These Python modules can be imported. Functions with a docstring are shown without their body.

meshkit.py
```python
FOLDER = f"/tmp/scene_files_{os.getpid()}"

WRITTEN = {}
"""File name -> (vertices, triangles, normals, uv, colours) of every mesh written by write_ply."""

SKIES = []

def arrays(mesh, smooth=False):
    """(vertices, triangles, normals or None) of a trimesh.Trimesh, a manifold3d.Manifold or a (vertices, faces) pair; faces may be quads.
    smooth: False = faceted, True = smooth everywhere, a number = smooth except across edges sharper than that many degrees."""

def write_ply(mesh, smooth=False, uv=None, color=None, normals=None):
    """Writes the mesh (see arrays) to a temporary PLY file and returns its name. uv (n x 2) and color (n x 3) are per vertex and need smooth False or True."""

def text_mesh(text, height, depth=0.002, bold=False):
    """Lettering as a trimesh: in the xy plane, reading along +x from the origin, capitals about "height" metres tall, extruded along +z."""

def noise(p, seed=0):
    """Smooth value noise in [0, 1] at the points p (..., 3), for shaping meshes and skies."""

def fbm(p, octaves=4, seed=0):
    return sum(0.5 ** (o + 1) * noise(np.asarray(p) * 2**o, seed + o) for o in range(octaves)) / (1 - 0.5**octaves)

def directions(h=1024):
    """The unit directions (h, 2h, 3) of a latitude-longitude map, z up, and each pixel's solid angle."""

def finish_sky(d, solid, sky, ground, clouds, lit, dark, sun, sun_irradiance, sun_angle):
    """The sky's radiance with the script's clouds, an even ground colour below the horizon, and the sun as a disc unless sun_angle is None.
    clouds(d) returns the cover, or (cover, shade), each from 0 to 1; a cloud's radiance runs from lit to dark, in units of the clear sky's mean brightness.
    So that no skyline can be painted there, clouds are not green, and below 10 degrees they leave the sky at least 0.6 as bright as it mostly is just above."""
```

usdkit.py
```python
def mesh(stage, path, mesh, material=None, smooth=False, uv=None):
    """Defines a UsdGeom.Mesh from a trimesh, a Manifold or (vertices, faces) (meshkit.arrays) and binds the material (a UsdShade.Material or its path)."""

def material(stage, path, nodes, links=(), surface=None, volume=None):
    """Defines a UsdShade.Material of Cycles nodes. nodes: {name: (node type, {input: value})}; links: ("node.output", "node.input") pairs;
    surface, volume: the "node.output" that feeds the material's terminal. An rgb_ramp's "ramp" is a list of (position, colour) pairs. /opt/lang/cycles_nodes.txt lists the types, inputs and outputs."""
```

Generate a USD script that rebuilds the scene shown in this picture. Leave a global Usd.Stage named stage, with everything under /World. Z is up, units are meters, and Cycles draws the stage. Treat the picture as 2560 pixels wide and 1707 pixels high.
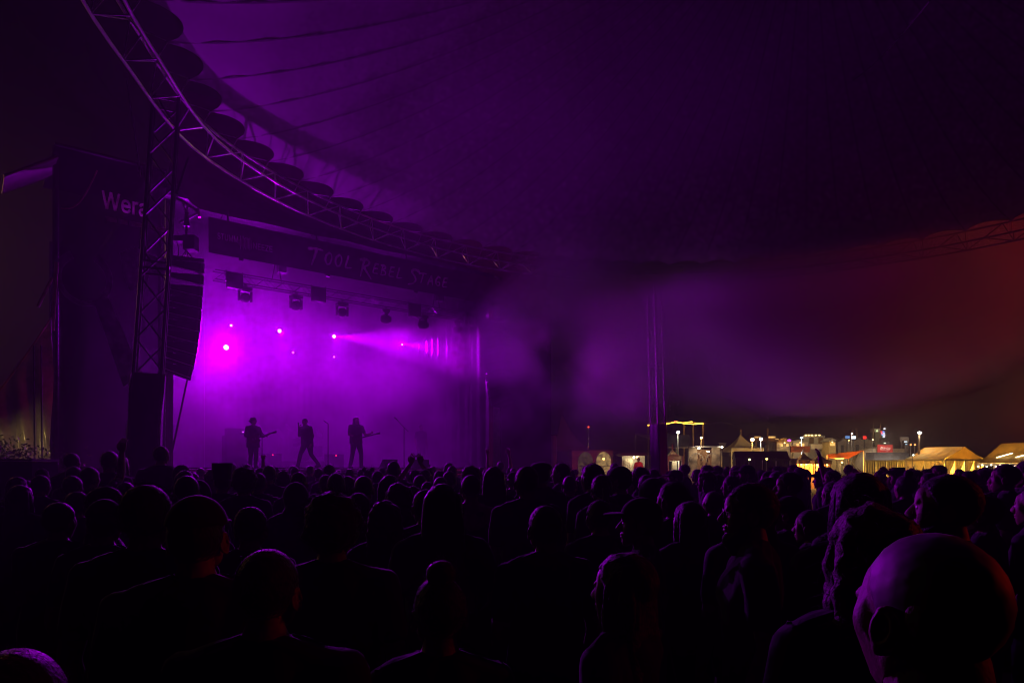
import math, random, numpy as np, trimesh, usdkit, meshkit
import manifold3d as m3
from pxr import Usd, UsdGeom, UsdLux, Gf, UsdShade, Sdf

stage = Usd.Stage.CreateInMemory()
UsdGeom.SetStageUpAxis(stage, UsdGeom.Tokens.z)
UsdGeom.Xform.Define(stage, '/World')
R = random.Random(7)
V = np.array

# ------------------------------------------------------------------ camera, sky, exposure
EYE, HZ, FOC = 1.78, 466.0, 683.0            # eye height, horizon row and focal length of the 1024-wide picture
cam = UsdGeom.Camera.Define(stage, '/World/camera')
cam.CreateHorizontalApertureAttr(36.0)
cam.CreateFocalLengthAttr(24.0)
cam.CreateVerticalApertureOffsetAttr((HZ - 341) / FOC * 24.0)
cam.CreateClippingRangeAttr((0.05, 2000.0))
cam.CreateExposureAttr(-0.35)
cam.AddTranslateOp().Set((0, 0, EYE))
cam.AddRotateXOp().Set(90)

dome = UsdLux.DomeLight.Define(stage, '/World/sky')
dome.GetPrim().SetCustomDataByKey('kind', 'structure')
UsdShade.MaterialBindingAPI.Apply(dome.GetPrim()).Bind(usdkit.material(
    stage, '/World/Looks/night_sky',
    {'s': ('sky_texture', {'sky_type': 'single_scattering', 'sun_disc': False, 'sun_elevation': -0.05, 'sun_rotation': 2.5}),
     'b': ('background_shader', {'strength': 0.0004})}, [('s.color', 'b.color')], surface='b.background'))
moon = UsdLux.DistantLight.Define(stage, '/World/moon')
moon.CreateNormalizeAttr(True); moon.CreateIntensityAttr(0.0004); moon.CreateAngleAttr(0.5); moon.CreateColorAttr(Gf.Vec3f(1, .95, .85))
moon.AddRotateXYZOp().Set((35, 0, 200))


def P(px, py, d):
    """The point that stands at depth d behind a pixel of the picture."""
    return V([(px - 512) / FOC * d, d, EYE + (HZ - py) / FOC * d])


# ------------------------------------------------------------------ helpers
USED = {}


def numbered(parent, name):
    n = USED.get((parent, name), 0)
    USED[(parent, name)] = n + 1
    return f'{parent}/{name}' if n == 0 else f'{parent}/{name}_{n:03d}'


def tag(p, label=None, cat=None, group=None, kind=None):
    for k, v in (('label', label), ('category', cat), ('group', group), ('kind', kind)):
        if v:
            p.SetCustomDataByKey(k, v)
    return p


def thing(name, label, cat, loc=(0, 0, 0), rz=0.0, group=None, sc=1.0):
    x = UsdGeom.Xform.Define(stage, numbered('/World', name))
    x.AddTranslateOp().Set(Gf.Vec3d(*map(float, loc))); x.AddRotateZOp().Set(float(rz)); x.AddScaleOp().Set(Gf.Vec3f(sc, sc, sc))
    return tag(x.GetPrim(), label, cat, group)


def copy_of(src, loc, rz, label, group=None, sc=1.0):
    base = src.GetName().rsplit('_', 1)[0] if src.GetName()[-3:].isdigit() else src.GetName()
    t = thing(base, label, src.GetCustomDataByKey('category'), loc, rz, None, sc)
    t.GetReferences().AddInternalReference(src.GetPath())
    t.SetInstanceable(True)
    tag(t, label, None, group)
    return t


def path_of(parent):
    return '/World' if parent is None else str(parent.GetPath())


class MB:
    """Collects pieces into one mesh."""

    def __init__(s):
        s.v, s.f, s.n = [], [], 0

    def add(s, v, f):
        v = np.asarray(v, float); f = np.asarray(f, int)
        if f.shape[1] == 4:
            f = np.vstack([f[:, [0, 1, 2]], f[:, [0, 2, 3]]])
        s.v.append(v); s.f.append(f + s.n); s.n += len(v)
        return s

    def box(s, c, size, ax=None):
        h = V(size) / 2.0
        q = V([[x, y, z] for x in (-1, 1) for y in (-1, 1) for z in (-1, 1)]) * h
        if ax is not None:
            q = q @ V(ax)
        return s.add(q + V(c), [[0, 1, 3, 2], [4, 6, 7, 5], [0, 4, 5, 1], [2, 3, 7, 6], [0, 2, 6, 4], [1, 5, 7, 3]])

    def rod(s, a, b, r, r2=None, n=8):
        a, b = V(a, float), V(b, float); r2 = r if r2 is None else r2
        t = b - a; t = t / (np.linalg.norm(t) + 1e-12)
        u = np.cross(t, [0, 0, 1.0] if abs(t[2]) < .9 else [1.0, 0, 0]); u /= np.linalg.norm(u); w = np.cross(t, u)
        an = np.arange(n) * 2 * np.pi / n
        c = np.outer(np.cos(an), u) + np.outer(np.sin(an), w)
        v = np.vstack([a + c * r, b + c * r2, [a], [b]])
        f = []
        for i in range(n):
            j = (i + 1) % n
            f += [[i, n + i, n + j], [i, n + j, j], [2 * n, i, j], [2 * n + 1, n + j, n + i]]
        return s.add(v, f)

    def tube(s, pts, r, n=6):
        from_, p = None, V(pts, float)
        for a, b in zip(p[:-1], p[1:]):
            s.rod(a, b, r, n=n)
        return s

    def sheet(s, grid, th=.006):
        """A cloth: grid of points (m, n, 3), given a thickness along its normals."""
        g = np.asarray(grid, float); m, n = g.shape[:2]
        du = np.gradient(g, axis=0); dv = np.gradient(g, axis=1)
        nn = np.cross(du, dv); nn /= np.linalg.norm(nn, axis=2, keepdims=True) + 1e-12
        A = (g + nn * th / 2).reshape(-1, 3); B = (g - nn * th / 2).reshape(-1, 3)
        idx = np.arange(m * n).reshape(m, n); k = m * n
        q = np.stack([idx[:-1, :-1], idx[1:, :-1], idx[1:, 1:], idx[:-1, 1:]], -1).reshape(-1, 4)
        f = [q, (q + k)[:, ::-1]]
        for e in (idx[:, 0], idx[:, -1][::-1], idx[0][::-1], idx[-1]):
            f.append(np.stack([e[:-1], e[1:], e[1:] + k, e[:-1] + k], -1))
        return s.add(np.vstack([A, B]), np.vstack(f))

    def prism(s, poly, o, u, w, d):
        """A flat outline (n, 2) in the plane (u, w) at o, extruded along d."""
        poly = V(poly, float); n = len(poly)
        a = V(o) + np.outer(poly[:, 0], u) + np.outer(poly[:, 1], w)
        tri = trimesh.creation.triangulate_polygon(__import__('shapely').Polygon(poly), engine='earcut')
        vv, ff = tri[0], tri[1]
        idx = [int(np.argmin(((poly - p) ** 2).sum(1))) for p in vv]
        ff = V([[idx[i] for i in t] for t in ff])
        side = [[i, (i + 1) % n, n + (i + 1) % n, n + i] for i in range(n)]
        s.add(np.vstack([a, a + V(d)]), np.vstack([ff, ff[:, ::-1] + n]))
        s.n -= 2 * n
        s.f[-1] -= 0
        s.f.append(MB().add(np.zeros((2 * n, 3)), side).f[0] + s.n)
        s.n += 2 * n
        return s

    def blob(s, c, r, sub=2):
        m = trimesh.creation.icosphere(sub); return s.add(m.vertices * V(r) + V(c), m.faces)

    def tm(s, mesh):
        return s.add(mesh.vertices, mesh.faces)

    def mesh(s):
        return np.vstack(s.v), np.vstack(s.f)


def obj(name, mb, mat_, parent=None, smooth=30, **kw):
    mesh = mb.mesh() if isinstance(mb, MB) else mb
    g = usdkit.mesh(stage, numbered(path_of(parent), name), mesh, mat_, smooth=smooth)
    return tag(g.GetPrim(), **kw) if kw else g.GetPrim()


def mat(name, col, rough=.6, metallic=0., var=.25, scale=6., bump=0., spec=.5, coat=0., transl=0., sheen=0.):
    nodes = {'g': ('geometry', {}), 'n': ('noise_texture', {'scale': scale, 'detail': 4., 'roughness': .6}),
             'r': ('rgb_ramp', {'ramp': [(.3, tuple(c * (1 - var) for c in col)), (.7, tuple(min(1, c * (1 + var)) for c in col))]}),
             'p': ('principled_bsdf', {'roughness': rough, 'metallic': metallic, 'specular_ior_level': spec, 'coat_weight': coat, 'sheen_weight': sheen, 'sheen_roughness': .35})}
    links = [('g.position', 'n.vector'), ('n.fac', 'r.fac'), ('r.color', 'p.base_color')]
    if bump:
        nodes['b'] = ('bump', {'strength': bump, 'distance': .02}); links += [('n.fac', 'b.height'), ('b.normal', 'p.normal')]
    out = 'p.BSDF'
    if transl:
        nodes['t'] = ('translucent_bsdf', {}); nodes['m'] = ('mix_closure', {'fac': transl})
        links += [('r.color', 't.color'), ('p.BSDF', 'm.closure1'), ('t.BSDF', 'm.closure2')]; out = 'm.closure'
    return usdkit.material(stage, '/World/Looks/' + name, nodes, links, surface=out)


def glow(name, col, k):
    return usdkit.material(stage, '/World/Looks/' + name, {'e': ('emission', {'color': col, 'strength': float(k)})}, surface='e.emission')


LK = [1.0]


def lamp_light(parent, loc, power, col, r=.06, cone=None, aim=None, soft=.4):
    """The light that a visible lamp gives."""
    l = UsdLux.SphereLight.Define(stage, numbered(path_of(parent), 'light'))
    l.CreateRadiusAttr(r); l.CreateIntensityAttr(float(power) * LK[0]); l.CreateColorAttr(Gf.Vec3f(*col)); l.CreateNormalizeAttr(True)
    l.AddTranslateOp().Set(Gf.Vec3d(*map(float, loc)))
    if cone:
        d = V(aim, float) - V(loc, float); d /= np.linalg.norm(d)
        q = Gf.Rotation(Gf.Vec3d(0, 0, -1), Gf.Vec3d(*map(float, d))).GetQuat()
        l.AddOrientOp().Set(Gf.Quatf(q))
        s = UsdLux.ShapingAPI.Apply(l.GetPrim()); s.CreateShapingConeAngleAttr(cone); s.CreateShapingConeSoftnessAttr(soft)
    return l


M = dict(
    ground=mat('trodden_ground', (.06, .05, .035), .95, var=.5, scale=1.5, bump=.8),
    steel=mat('galvanised_steel', (.35, .35, .36), .45, .7, .15),
    truss=mat('aluminium_truss', (.45, .45, .47), .35, .8, .1),
    masttube=mat('dull_mast_tube', (.028, .028, .028), .5, .3, .2),
    darktruss=mat('black_truss_paint', (.03, .03, .03), .5, 0, .2),
    blackmetal=mat('black_powder_coat', (.02, .02, .022), .5, 0, .2),
    membrane=mat('canopy_fabric', (.40, .40, .40), .75, 0, .06, .8, transl=.15),
    seam=mat('seam_tape', (.30, .30, .30), .9, 0, .1, 3., spec=.05),
    black=mat('black_scrim', (.018, .018, .02), .95, 0, .2, 3., bump=.3, spec=.05),
    scrim=usdkit.material(stage, '/World/Looks/open_mesh_scrim', {'d': ('diffuse_bsdf', {'color': (.02, .02, .022)}), 't': ('transparent_bsdf', {'color': (1., 1., 1.)}), 'm': ('mix_closure', {'fac': .34})}, [('d.BSDF', 'm.closure1'), ('t.BSDF', 'm.closure2')], surface='m.closure'),
    fascia=mat('black_pvc_sheet', (.016, .016, .018), .8, 0, .2, 1.),
    banner=mat('dark_printed_banner', (.06, .055, .065), .8, 0, .3, .9, spec=.1, transl=.38),
    letter=mat('pale_banner_print', (.5, .46, .48), .8, 0, .45, 2.2, transl=.42),
    bletter=mat('pale_brush_print', (.45, .42, .44), .8, 0, .3, 3., spec=.1, transl=.22),
    bfaint=mat('dull_sponsor_print', (.22, .2, .22), .8, 0, .3, 3., spec=.1, transl=.3),
    faint=mat('faint_banner_print', (.18, .17, .18), .8, 0, .35, 3., transl=.5),
    drape=mat('black_stage_drape', (.025, .025, .027), .9, 0, .15, 2.),
    deck=mat('stage_plywood', (.05, .045, .04), .6, 0, .3, 2.),
    cabinet=mat('black_cabinet_paint', (.010, .010, .011), .85, 0, .2, 20., bump=.2, spec=.1),
    grille=mat('speaker_grille', (.02, .02, .02), .6, .3),
    rubber=mat('black_cable', (.012, .012, .012), .6),
    white=mat('white_tent_fabric', (.72, .66, .54), .8, 0, .08, 1., transl=.25),
    cream=mat('cream_tent_fabric', (.62, .50, .22), .85, 0, .15, 1., transl=.3),
    greytent=mat('grey_tent_fabric', (.18, .18, .17), .85, 0, .2, 1.),
    olive=mat('olive_wall_fabric', (.16, .14, .07), .9, 0, .2, 1.),
    orange=mat('orange_awning_fabric', (.85, .42, .08), .8, 0, .15, 1., transl=.4),
    red=mat('red_sign_paint', (.55, .02, .02), .5, 0, .1),
    darkred=mat('dark_red_roof_paint', (.2, .02, .015), .6, 0, .2),
    signwhite=mat('white_sign_paint', (.8, .8, .8), .5, 0, .05),
    thatch=mat('straw_thatch', (.35, .22, .08), .95, 0, .4, 8., bump=.8),
    wood=mat('raw_timber', (.3, .18, .09), .75, 0, .3, 5.),
    plaster=mat('pale_plaster', (.5, .46, .4), .85, 0, .15, 2.),
    hill=mat('grassy_hill', (.05, .055, .025), .95, 0, .4, .6, bump=.6),
    browndrape=mat('brown_drape', (.30, .18, .10), .9, 0, .2, 3.),
    printed=mat('printed_panel_cloth', (.26, .21, .15), .8, 0, .75, 1.6),
    leaf=mat('shrub_leaves', (.05, .12, .02), .6, 0, .4, 8., transl=.3),
    plastic=mat('clear_plastic_sheet', (.35, .33, .28), .25, 0, .2, 3., coat=.5),
    tarp=mat('grey_tarpaulin', (.09, .08, .07), .55, 0, .25, 1.2, bump=.3),
    skin=mat('skin', (.17, .098, .068), .6, 0, .2, 40., bump=.12, spec=.3),
    tanned=mat('tanned_skin', (.11, .06, .042), .6, 0, .25, 60., bump=.15, spec=.25),
    stubble=mat('shaved_stubble', (.026, .017, .013), .6, 0, .25, 90., sheen=.1),
    hair=mat('dark_hair', (.014, .010, .008), .55, 0, .3, 60., bump=.5, spec=.12, sheen=.3),
    brown=mat('brown_hair', (.035, .02, .011), .55, 0, .3, 60., bump=.5, spec=.12, sheen=.3),
    tee=mat('black_cotton', (.016, .016, .018), .9, 0, .3, 12., bump=.2, spec=.12, sheen=.1),
    jeans=mat('dark_denim', (.02, .022, .03), .9, 0, .3, 12., spec=.12),
    grey=mat('grey_cotton', (.035, .035, .04), .9, 0, .3, 12., spec=.12, sheen=.1),
    felt=mat('black_felt', (.014, .013, .013), .95, spec=.12, sheen=.1),
    boots=mat('black_leather', (.012, .012, .012), .5),
    redcloth=mat('red_jacket_cloth', (.6, .03, .02), .85, 0, .15, 8.),
    eye=mat('eye_white', (.6, .58, .55), .2),
    guitar=mat('dark_guitar_lacquer', (.03, .015, .012), .2, 0, .2, 5., coat=.6),
    fret=mat('dark_fretboard', (.03, .02, .015), .5),
    glass=mat('dark_lens_glass', (.02, .02, .025), .1, 0, 0),
)
PURPLE, VIOLET, MAGENTA = (.50, .0, 1.), (.20, .0, 1.), (.62, .0, 1.)
WARM, AMBER, COOL, RED = (1., .62, .2), (1., .42, .08), (.8, .9, 1.), (1., .03, .01)

# ------------------------------------------------------------------ the air: haze over the whole field, smoke on and beside the stage
vol = usdkit.material(stage, '/World/Looks/thin_haze', {'p': ('principled_volume', {'color': (.92, .92, .92), 'density': .0018, 'anisotropy': .25})}, volume='p.volume')
hz = MB().box((15, 60, 9.0), (190, 180, 20)).mesh()
obj('haze', hz, vol, smooth=False, kind='stuff', label='thin smoky night haze over the whole festival field')

# ------------------------------------------------------------------ stage frame of reference
F0 = V([-9.88, 22.0, 0.0]); U = V([.78, .6257, 0.0]); U /= np.linalg.norm(U); W = V([-U[1], U[0], 0.0]); Z = V([0, 0, 1.0])
AX = V([U, W, Z])
DECK = 1.70


def S(s, w, z):
    return F0 + U * s + W * w + Z * z


def S_at(px, py, w):
    """(s, z) on the plane w metres behind the stage front."""
    k = (px - 512) / FOC; o = F0 + W * w
    s = (k * o[1] - o[0]) / (U[0] - k * U[1])
    return s, EYE + (HZ - py) / FOC * (o[1] + U[1] * s)


def smoke(name, centre, size, dens, scale, lo, hi, label, ax=None, seed=0, edge=.25, aniso=.1):
    """A cloud of drifting smoke: an uneven closed shell, denser inside, with wisps."""
    m = trimesh.creation.icosphere(4); v = m.vertices.copy()
    v *= (1 + edge * (meshkit.fbm(v * 1.7 + seed, 4) - .5) * 2)[:, None]
    v = v * V(size)
    if ax is not None:
        v = v @ V(ax)
    q = 1.0 / V(size)
    nodes = {'g': ('geometry', {}), 'n': ('noise_texture', {'scale': scale, 'detail': 2.5, 'roughness': .55}),
             'r': ('map_range', {'from_min': lo, 'from_max': hi, 'to_min': 0., 'to_max': dens, 'clamp': True}),
             'c': ('vector_math', {'math_type': 'subtract', 'vector2': tuple(centre)}), 'rot': ('vector_math', {'math_type': 'multiply', 'vector2': tuple(q)}),
             'l': ('vector_math', {'math_type': 'length'}), 'e': ('map_range', {'from_min': .95, 'from_max': .35, 'to_min': 0., 'to_max': 1., 'clamp': True}),
             'x': ('math', {'math_type': 'multiply'}), 'p': ('principled_volume', {'color': (.9, .9, .9), 'anisotropy': aniso})}
    links = [('g.position', 'n.vector'), ('n.fac', 'r.value'), ('g.position', 'c.vector1')]
    if ax is not None:
        ang = math.atan2(ax[0][1], ax[0][0])
        nodes['z'] = ('vector_rotate', {'rotate_type': 'z_axis', 'angle': -ang}); links += [('c.vector', 'z.vector'), ('z.vector', 'rot.vector1')]
    else:
        links += [('c.vector', 'rot.vector1')]
    links += [('rot.vector', 'l.vector1'), ('l.value', 'e.value'), ('r.result', 'x.value1'), ('e.result', 'x.value2'), ('x.value', 'p.density')]
    mt = usdkit.material(stage, f'/World/Looks/{name}_{seed}', nodes, links, volume='p.volume')
    obj(name, (v + V(centre), m.faces), mt, smooth=False, kind='stuff', label=label)


# ------------------------------------------------------------------ ground and hill
gx = np.concatenate([[-400], np.linspace(-60, 110, 40), [400]]); gy = np.concatenate([[-60], np.linspace(-15, 150, 40), [500]])
obj('ground', MB().sheet(np.stack([*np.meshgrid(gx, gy, indexing='ij'), np.zeros((42, 42))], -1), .01), M['ground'], smooth=True, kind='structure', label='dark trodden festival ground')
hx = np.linspace(20, 108, 45); hy = np.linspace(88, 146, 20); HXY = np.stack(np.meshgrid(hx, hy, indexing='ij'), -1)
hh = (np.clip((HXY[..., 1] - 88) / 30, 0, 1) ** .8) * (2.6 + 2.2 * meshkit.fbm(np.dstack([HXY * .06, HXY[..., :1] * 0]), 3)) - .05
obj('hill', MB().sheet(np.dstack([HXY, hh]), .02), M['hill'], smooth=True, kind='structure', label='low dark hill behind the tents')

# ------------------------------------------------------------------ the big round canopy: membrane, ring truss, masts
C = V([5.73, 13.16]); RM, ZM = 12.28, 9.28
NP = 64; A0 = math.radians(168.3)


def squash(an):
    """The ring is not quite round: it draws in a little on the side of the leaning mast."""
    t = min(1., max(0., (math.degrees(an) % 360 - 168) / 19.)) * min(1., max(0., (300 - math.degrees(an) % 360) / 40.)); return 1 - .033 * t * t * (3 - 2 * t)


def can_z(r):
    return ZM + 4.4 * max(0., 1 - r / RM) ** 1.8


can = thing('tent_canopy', 'huge pale tensile tent roof with scalloped edge above the crowd', 'tent roof')
for k in range(NP):
    a, b = A0 + 2 * math.pi * k / NP, A0 + 2 * math.pi * (k + 1) / NP
    g = np.zeros((9, 15, 3))
    for i, f in enumerate(np.linspace(0, 1, 9)):
        an = a + (b - a) * f; edge = RM - .46 * (4 * f * (1 - f)) ** .75
        for j, t in enumerate(np.linspace(0, 1, 15)):
            r = edge + (.5 - edge) * t ** 1.15
            q_ = r * squash(an); g[i, j] = (C[0] + q_ * math.cos(an), C[1] + q_ * math.sin(an), can_z(r) + .002 * r / RM * 4 * f * (1 - f))
    obj('canopy_panel', MB().sheet(g, .004), M['membrane'], can, smooth=50)
    tv = V([-math.sin(a), math.cos(a), 0]) * .022
    strip = np.stack([[V([C[0] + squash(a) * r * math.cos(a), C[1] + squash(a) * r * math.sin(a), can_z(r) - .007]) + tv * e for e in (-1, 1)] for r in np.linspace(RM - .02, .8, 14)])
    obj('canopy_seam', MB().sheet(strip, .003), M['seam'], can)
hub = MB()
for k in range(16):
    a, b = 2 * math.pi * k / 16, 2 * math.pi * (k + 1) / 16
    hub.rod((C[0] + .55 * math.cos(a), C[1] + .55 * math.sin(a), can_z(.5) - .02), (C[0] + .55 * math.cos(b), C[1] + .55 * math.sin(b), can_z(.5) - .02), .05)
obj('peak_ring', hub, M['steel'], can)

ring = thing('ring_truss', 'curved ring truss of pale tubes carrying the canopy edge', 'truss')
RI, RO, ZI, ZO, ZT, RT = 12.42, 13.0, 8.98, 8.86, 9.42, 12.78
SEG = 64


def rp(r, z, k, off=0.):
    an = A0 + 2 * math.pi * (k + off) / SEG
    r *= squash(an)
    return V([C[0] + r * math.cos(an), C[1] + r * math.sin(an), z])


for k0 in range(0, SEG, 4):
    for r, z, nm in ((RI, ZI, 'inner_chord'), (RO, ZO, 'outer_chord'), (RT, ZT, 'top_chord')):
        obj(nm, MB().tube([rp(r, z, k0 + j / 2) for j in range(9)], .03, 8), M['truss'], ring)
for k in range(SEG):
    obj('cross_bar', MB().rod(rp(RI, ZI, k), rp(RO, ZO, k, .1), .016, n=6), M['truss'], ring)
    obj('diagonal_bar', MB().rod(rp(RO, ZO, k, .1), rp(RI, ZI, k, .62), .016, n=6), M['truss'], ring)
    obj('web_bar', MB().rod(rp(RI, ZI, k, .62), rp(RT, ZT, k, .3), .014, n=6).rod(rp(RO, ZO, k, .1), rp(RT, ZT, k, .3), .014, n=6).rod(rp(RO, ZO, k, 1.1), rp(RT, ZT, k, .3), .014, n=6), M['truss'], ring)
    obj('lacing_strap', MB().rod(rp(RM, ZM, k), rp(RI, ZI, k, .05), .012, n=5).rod(rp(RM, ZM, k, .05), rp(RT, ZT, k, .12), .01, n=5), M['steel'], ring)


def mast(name, label, base, top, side, turn, cover, bays, mt):
    """A square lattice mast from base to top with a black cover round its foot."""
    t = thing(name, label, 'mast')
    base, top = V(base, float), V(top, float)
    cor = [V([math.cos(turn + a) * side * .7071, math.sin(turn + a) * side * .7071, 0]) for a in (math.pi / 4, 3 * math.pi / 4, 5 * math.pi / 4, 7 * math.pi / 4)]
    at = lambda i, q: base + (top - base) * q + cor[i % 4] * (1.12 - .12 * q)  # noqa: E731
    for i in range(4):
        obj('leg', MB().rod(at(i, 0), at(i, 1), .036, .034, 10), mt, t)
    for b in range(bays):
        for i in range(4):
            q0, q1 = b / bays, (b + 1) / bays
            a, c = (at(i, q0), at(i + 1, q1)) if (b + i) % 2 else (at(i + 1, q0), at(i, q1))
            obj('brace', MB().rod(a, c, .018, n=6), mt, t)
    for q in (.30, .315, .62, .635, .99):
        fr = MB()
        for i in range(4):
            fr.rod(at(i, q), at(i + 1, q), .018, n=6)
        obj('joint_frame', fr, mt, t)
    h = cover / (top[2] - base[2])
    for i in range(4):
        g = np.zeros((8, 14, 3))
        out = (cor[i] + cor[(i + 1) % 4]); out = out / np.linalg.norm(out)
        for u in range(8):
            for w in range(14):
                q = h * w / 13; p = at(i, q) * (1 - u / 7) + at(i + 1, q) * (u / 7)
                g[u, w] = p + out * (.05 + .02 * math.sin(u * 1.7 + i * 2 + w * .4) * math.sin(w * .9))
        obj('foot_cover', MB().sheet(g, .006), M['fascia'], t, smooth=40)
    obj('base_plate', MB().box(base + V([0, 0, .03]), (side * 1.9, side * 1.9, .06)), M['steel'], t)
    return t


tb, tt = P(142.5, 462, 13.9), P(161.5, 175, 14.0)
dirv = (tt - tb) / (tt[2] - tb[2])
tbase = tt - dirv * tt[2]; ttop = tt + dirv * (9.3 - tt[2])
mast('lattice_mast', 'tall leaning lattice mast with black wrapped foot left of the stage', tbase, ttop, .46, math.radians(24), 3.65, 15, M['masttube'])
mb_ = P(660.5, 466, 26.3); mb_[2] = 0
mast('lattice_mast', 'far lattice mast with black boxed foot beside the string-light pergola', mb_, mb_ + V([-.25, 0, 9.0]), .36, math.radians(35), 3.4, 15, M['masttube'])
for (a, b, r, m_, lb) in ((P(126, 78, 13.2), P(140.5, 176, 13.7), .012, M['steel'], 'thin bright strap running down to the leaning mast'),
                          (P(188, 158, 14.6), P(176.5, 193, 14.2), .03, M['rubber'], 'thick dark strap from ring truss to right side of leaning mast'),
                          (P(851, 82, 17.), P(930, 1, 11.), .014, M['rubber'], 'thin dark cable crossing below the canopy at upper right')):
    tag(obj('strap' if r != .014 else 'cable', MB().tube([a + (b - a) * q - V([0, 0, .12 * math.sin(math.pi * q)]) * (r == .014) for q in np.linspace(0, 1, 9)], r), m_), lb, 'strap' if r != .014 else 'cable')

# ------------------------------------------------------------------ the stage
SL, SR, SD = -1.12, 11.75, 8.2
st = thing('festival_stage', 'open-fronted festival stage filled with purple light and smoke', 'stage')
obj('deck', MB().box(S((SL + SR) / 2, SD / 2, DECK - .06), (SR - SL, SD, .12), AX), M['deck'], st)
for i in range(9):
    w_ = (SR - SL) / 9
    obj('skirt_panel', MB().box(S(SL + w_ * (i + .5), -.01, (DECK - .13) / 2), (w_ - .02, .03, DECK - .14), AX), M['black'], st)
for z in (DECK - .06, DECK - .24, DECK - .42):
    obj('edge_rail', MB().box(S((SL + SR) / 2, -.05, z), (SR - SL, .04, .045), AX), M['steel'], st)


def curtain(name, p0, p1, z0, z1, waves, amp, mt, parent, out, n=60, rows=8, seed=0):
    g = np.zeros((n, rows, 3))
    for i, q in enumerate(np.linspace(0, 1, n)):
        for j, t in enumerate(np.linspace(0, 1, rows)):
            p = p0 + (p1 - p0) * q
            d = amp * math.sin(q * waves * 6.283 + .7 * math.sin(q * 11 + seed)) * (.6 + .4 * t) + amp * .7 * math.sin(q * waves * 2.1 + t * 2 + seed)
            g[i, j] = V([p[0], p[1], z0 + (z1 - z0) * t]) + V(out) * d
    return obj(name, MB().sheet(g, .01), mt, parent, smooth=60)


for i in range(4):
    a, b = SL + (SR - SL) * i / 4, SL + (SR - SL) * (i + 1) / 4
    curtain('backdrop_cloth', S(a, SD, 0), S(b, SD, 0), DECK, 10.4, 9, .05, M['drape'], st, -W, seed=i)
curtain('side_drape', S(SR, .3, 0), S(SR, SD, 0), DECK, 10.4, 14, .09, M['drape'], st, -U, n=110, seed=3)
curtain('backdrop_cloth', S(SL - 2.4, SD, 0), S(SL, SD, 0), 0, 10.4, 7, .05, M['drape'], st, -W, seed=7)
obj('stage_roof', MB().box(S((SL + SR) / 2, SD / 2 + .3, 10.6), (SR - SL + 1.2, SD + .4, .12), AX), M['fascia'], st)
# the black valance over the opening, its lower edge rising at the left corner
for i in range(5):
    a, b = SL + (14.6 - SL) * i / 5, SL + (14.6 - SL) * (i + 1) / 5
    n = 12; g = np.zeros((n, 8, 3))
    for u, s_ in enumerate(np.linspace(a, b, n)):
        lo = 9.93 + max(0., -.42 - s_) * 1.3 - max(0., s_ - 11.9) * .9
        for j, t in enumerate(np.linspace(0, 1, 8)):
            g[u, j] = S(s_, -.25 + .05 * math.sin(s_ * 2.3 + t * 3), lo + (13.6 - lo) * t)
    obj('valance_sheet', MB().sheet(g, .01), M['fascia'], st, smooth=50)
obj('front_beam', MB().box(S((SL + SR) / 2, .25, 10.42), (SR - SL, .2, .2), AX), M['blackmetal'], st)
for s_ in (SL + .1, SR - .1):
    obj('stage_post', MB().box(S(s_, .3, 5.1), (.22, .22, 10.2), AX), M['blackmetal'], st)

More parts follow.
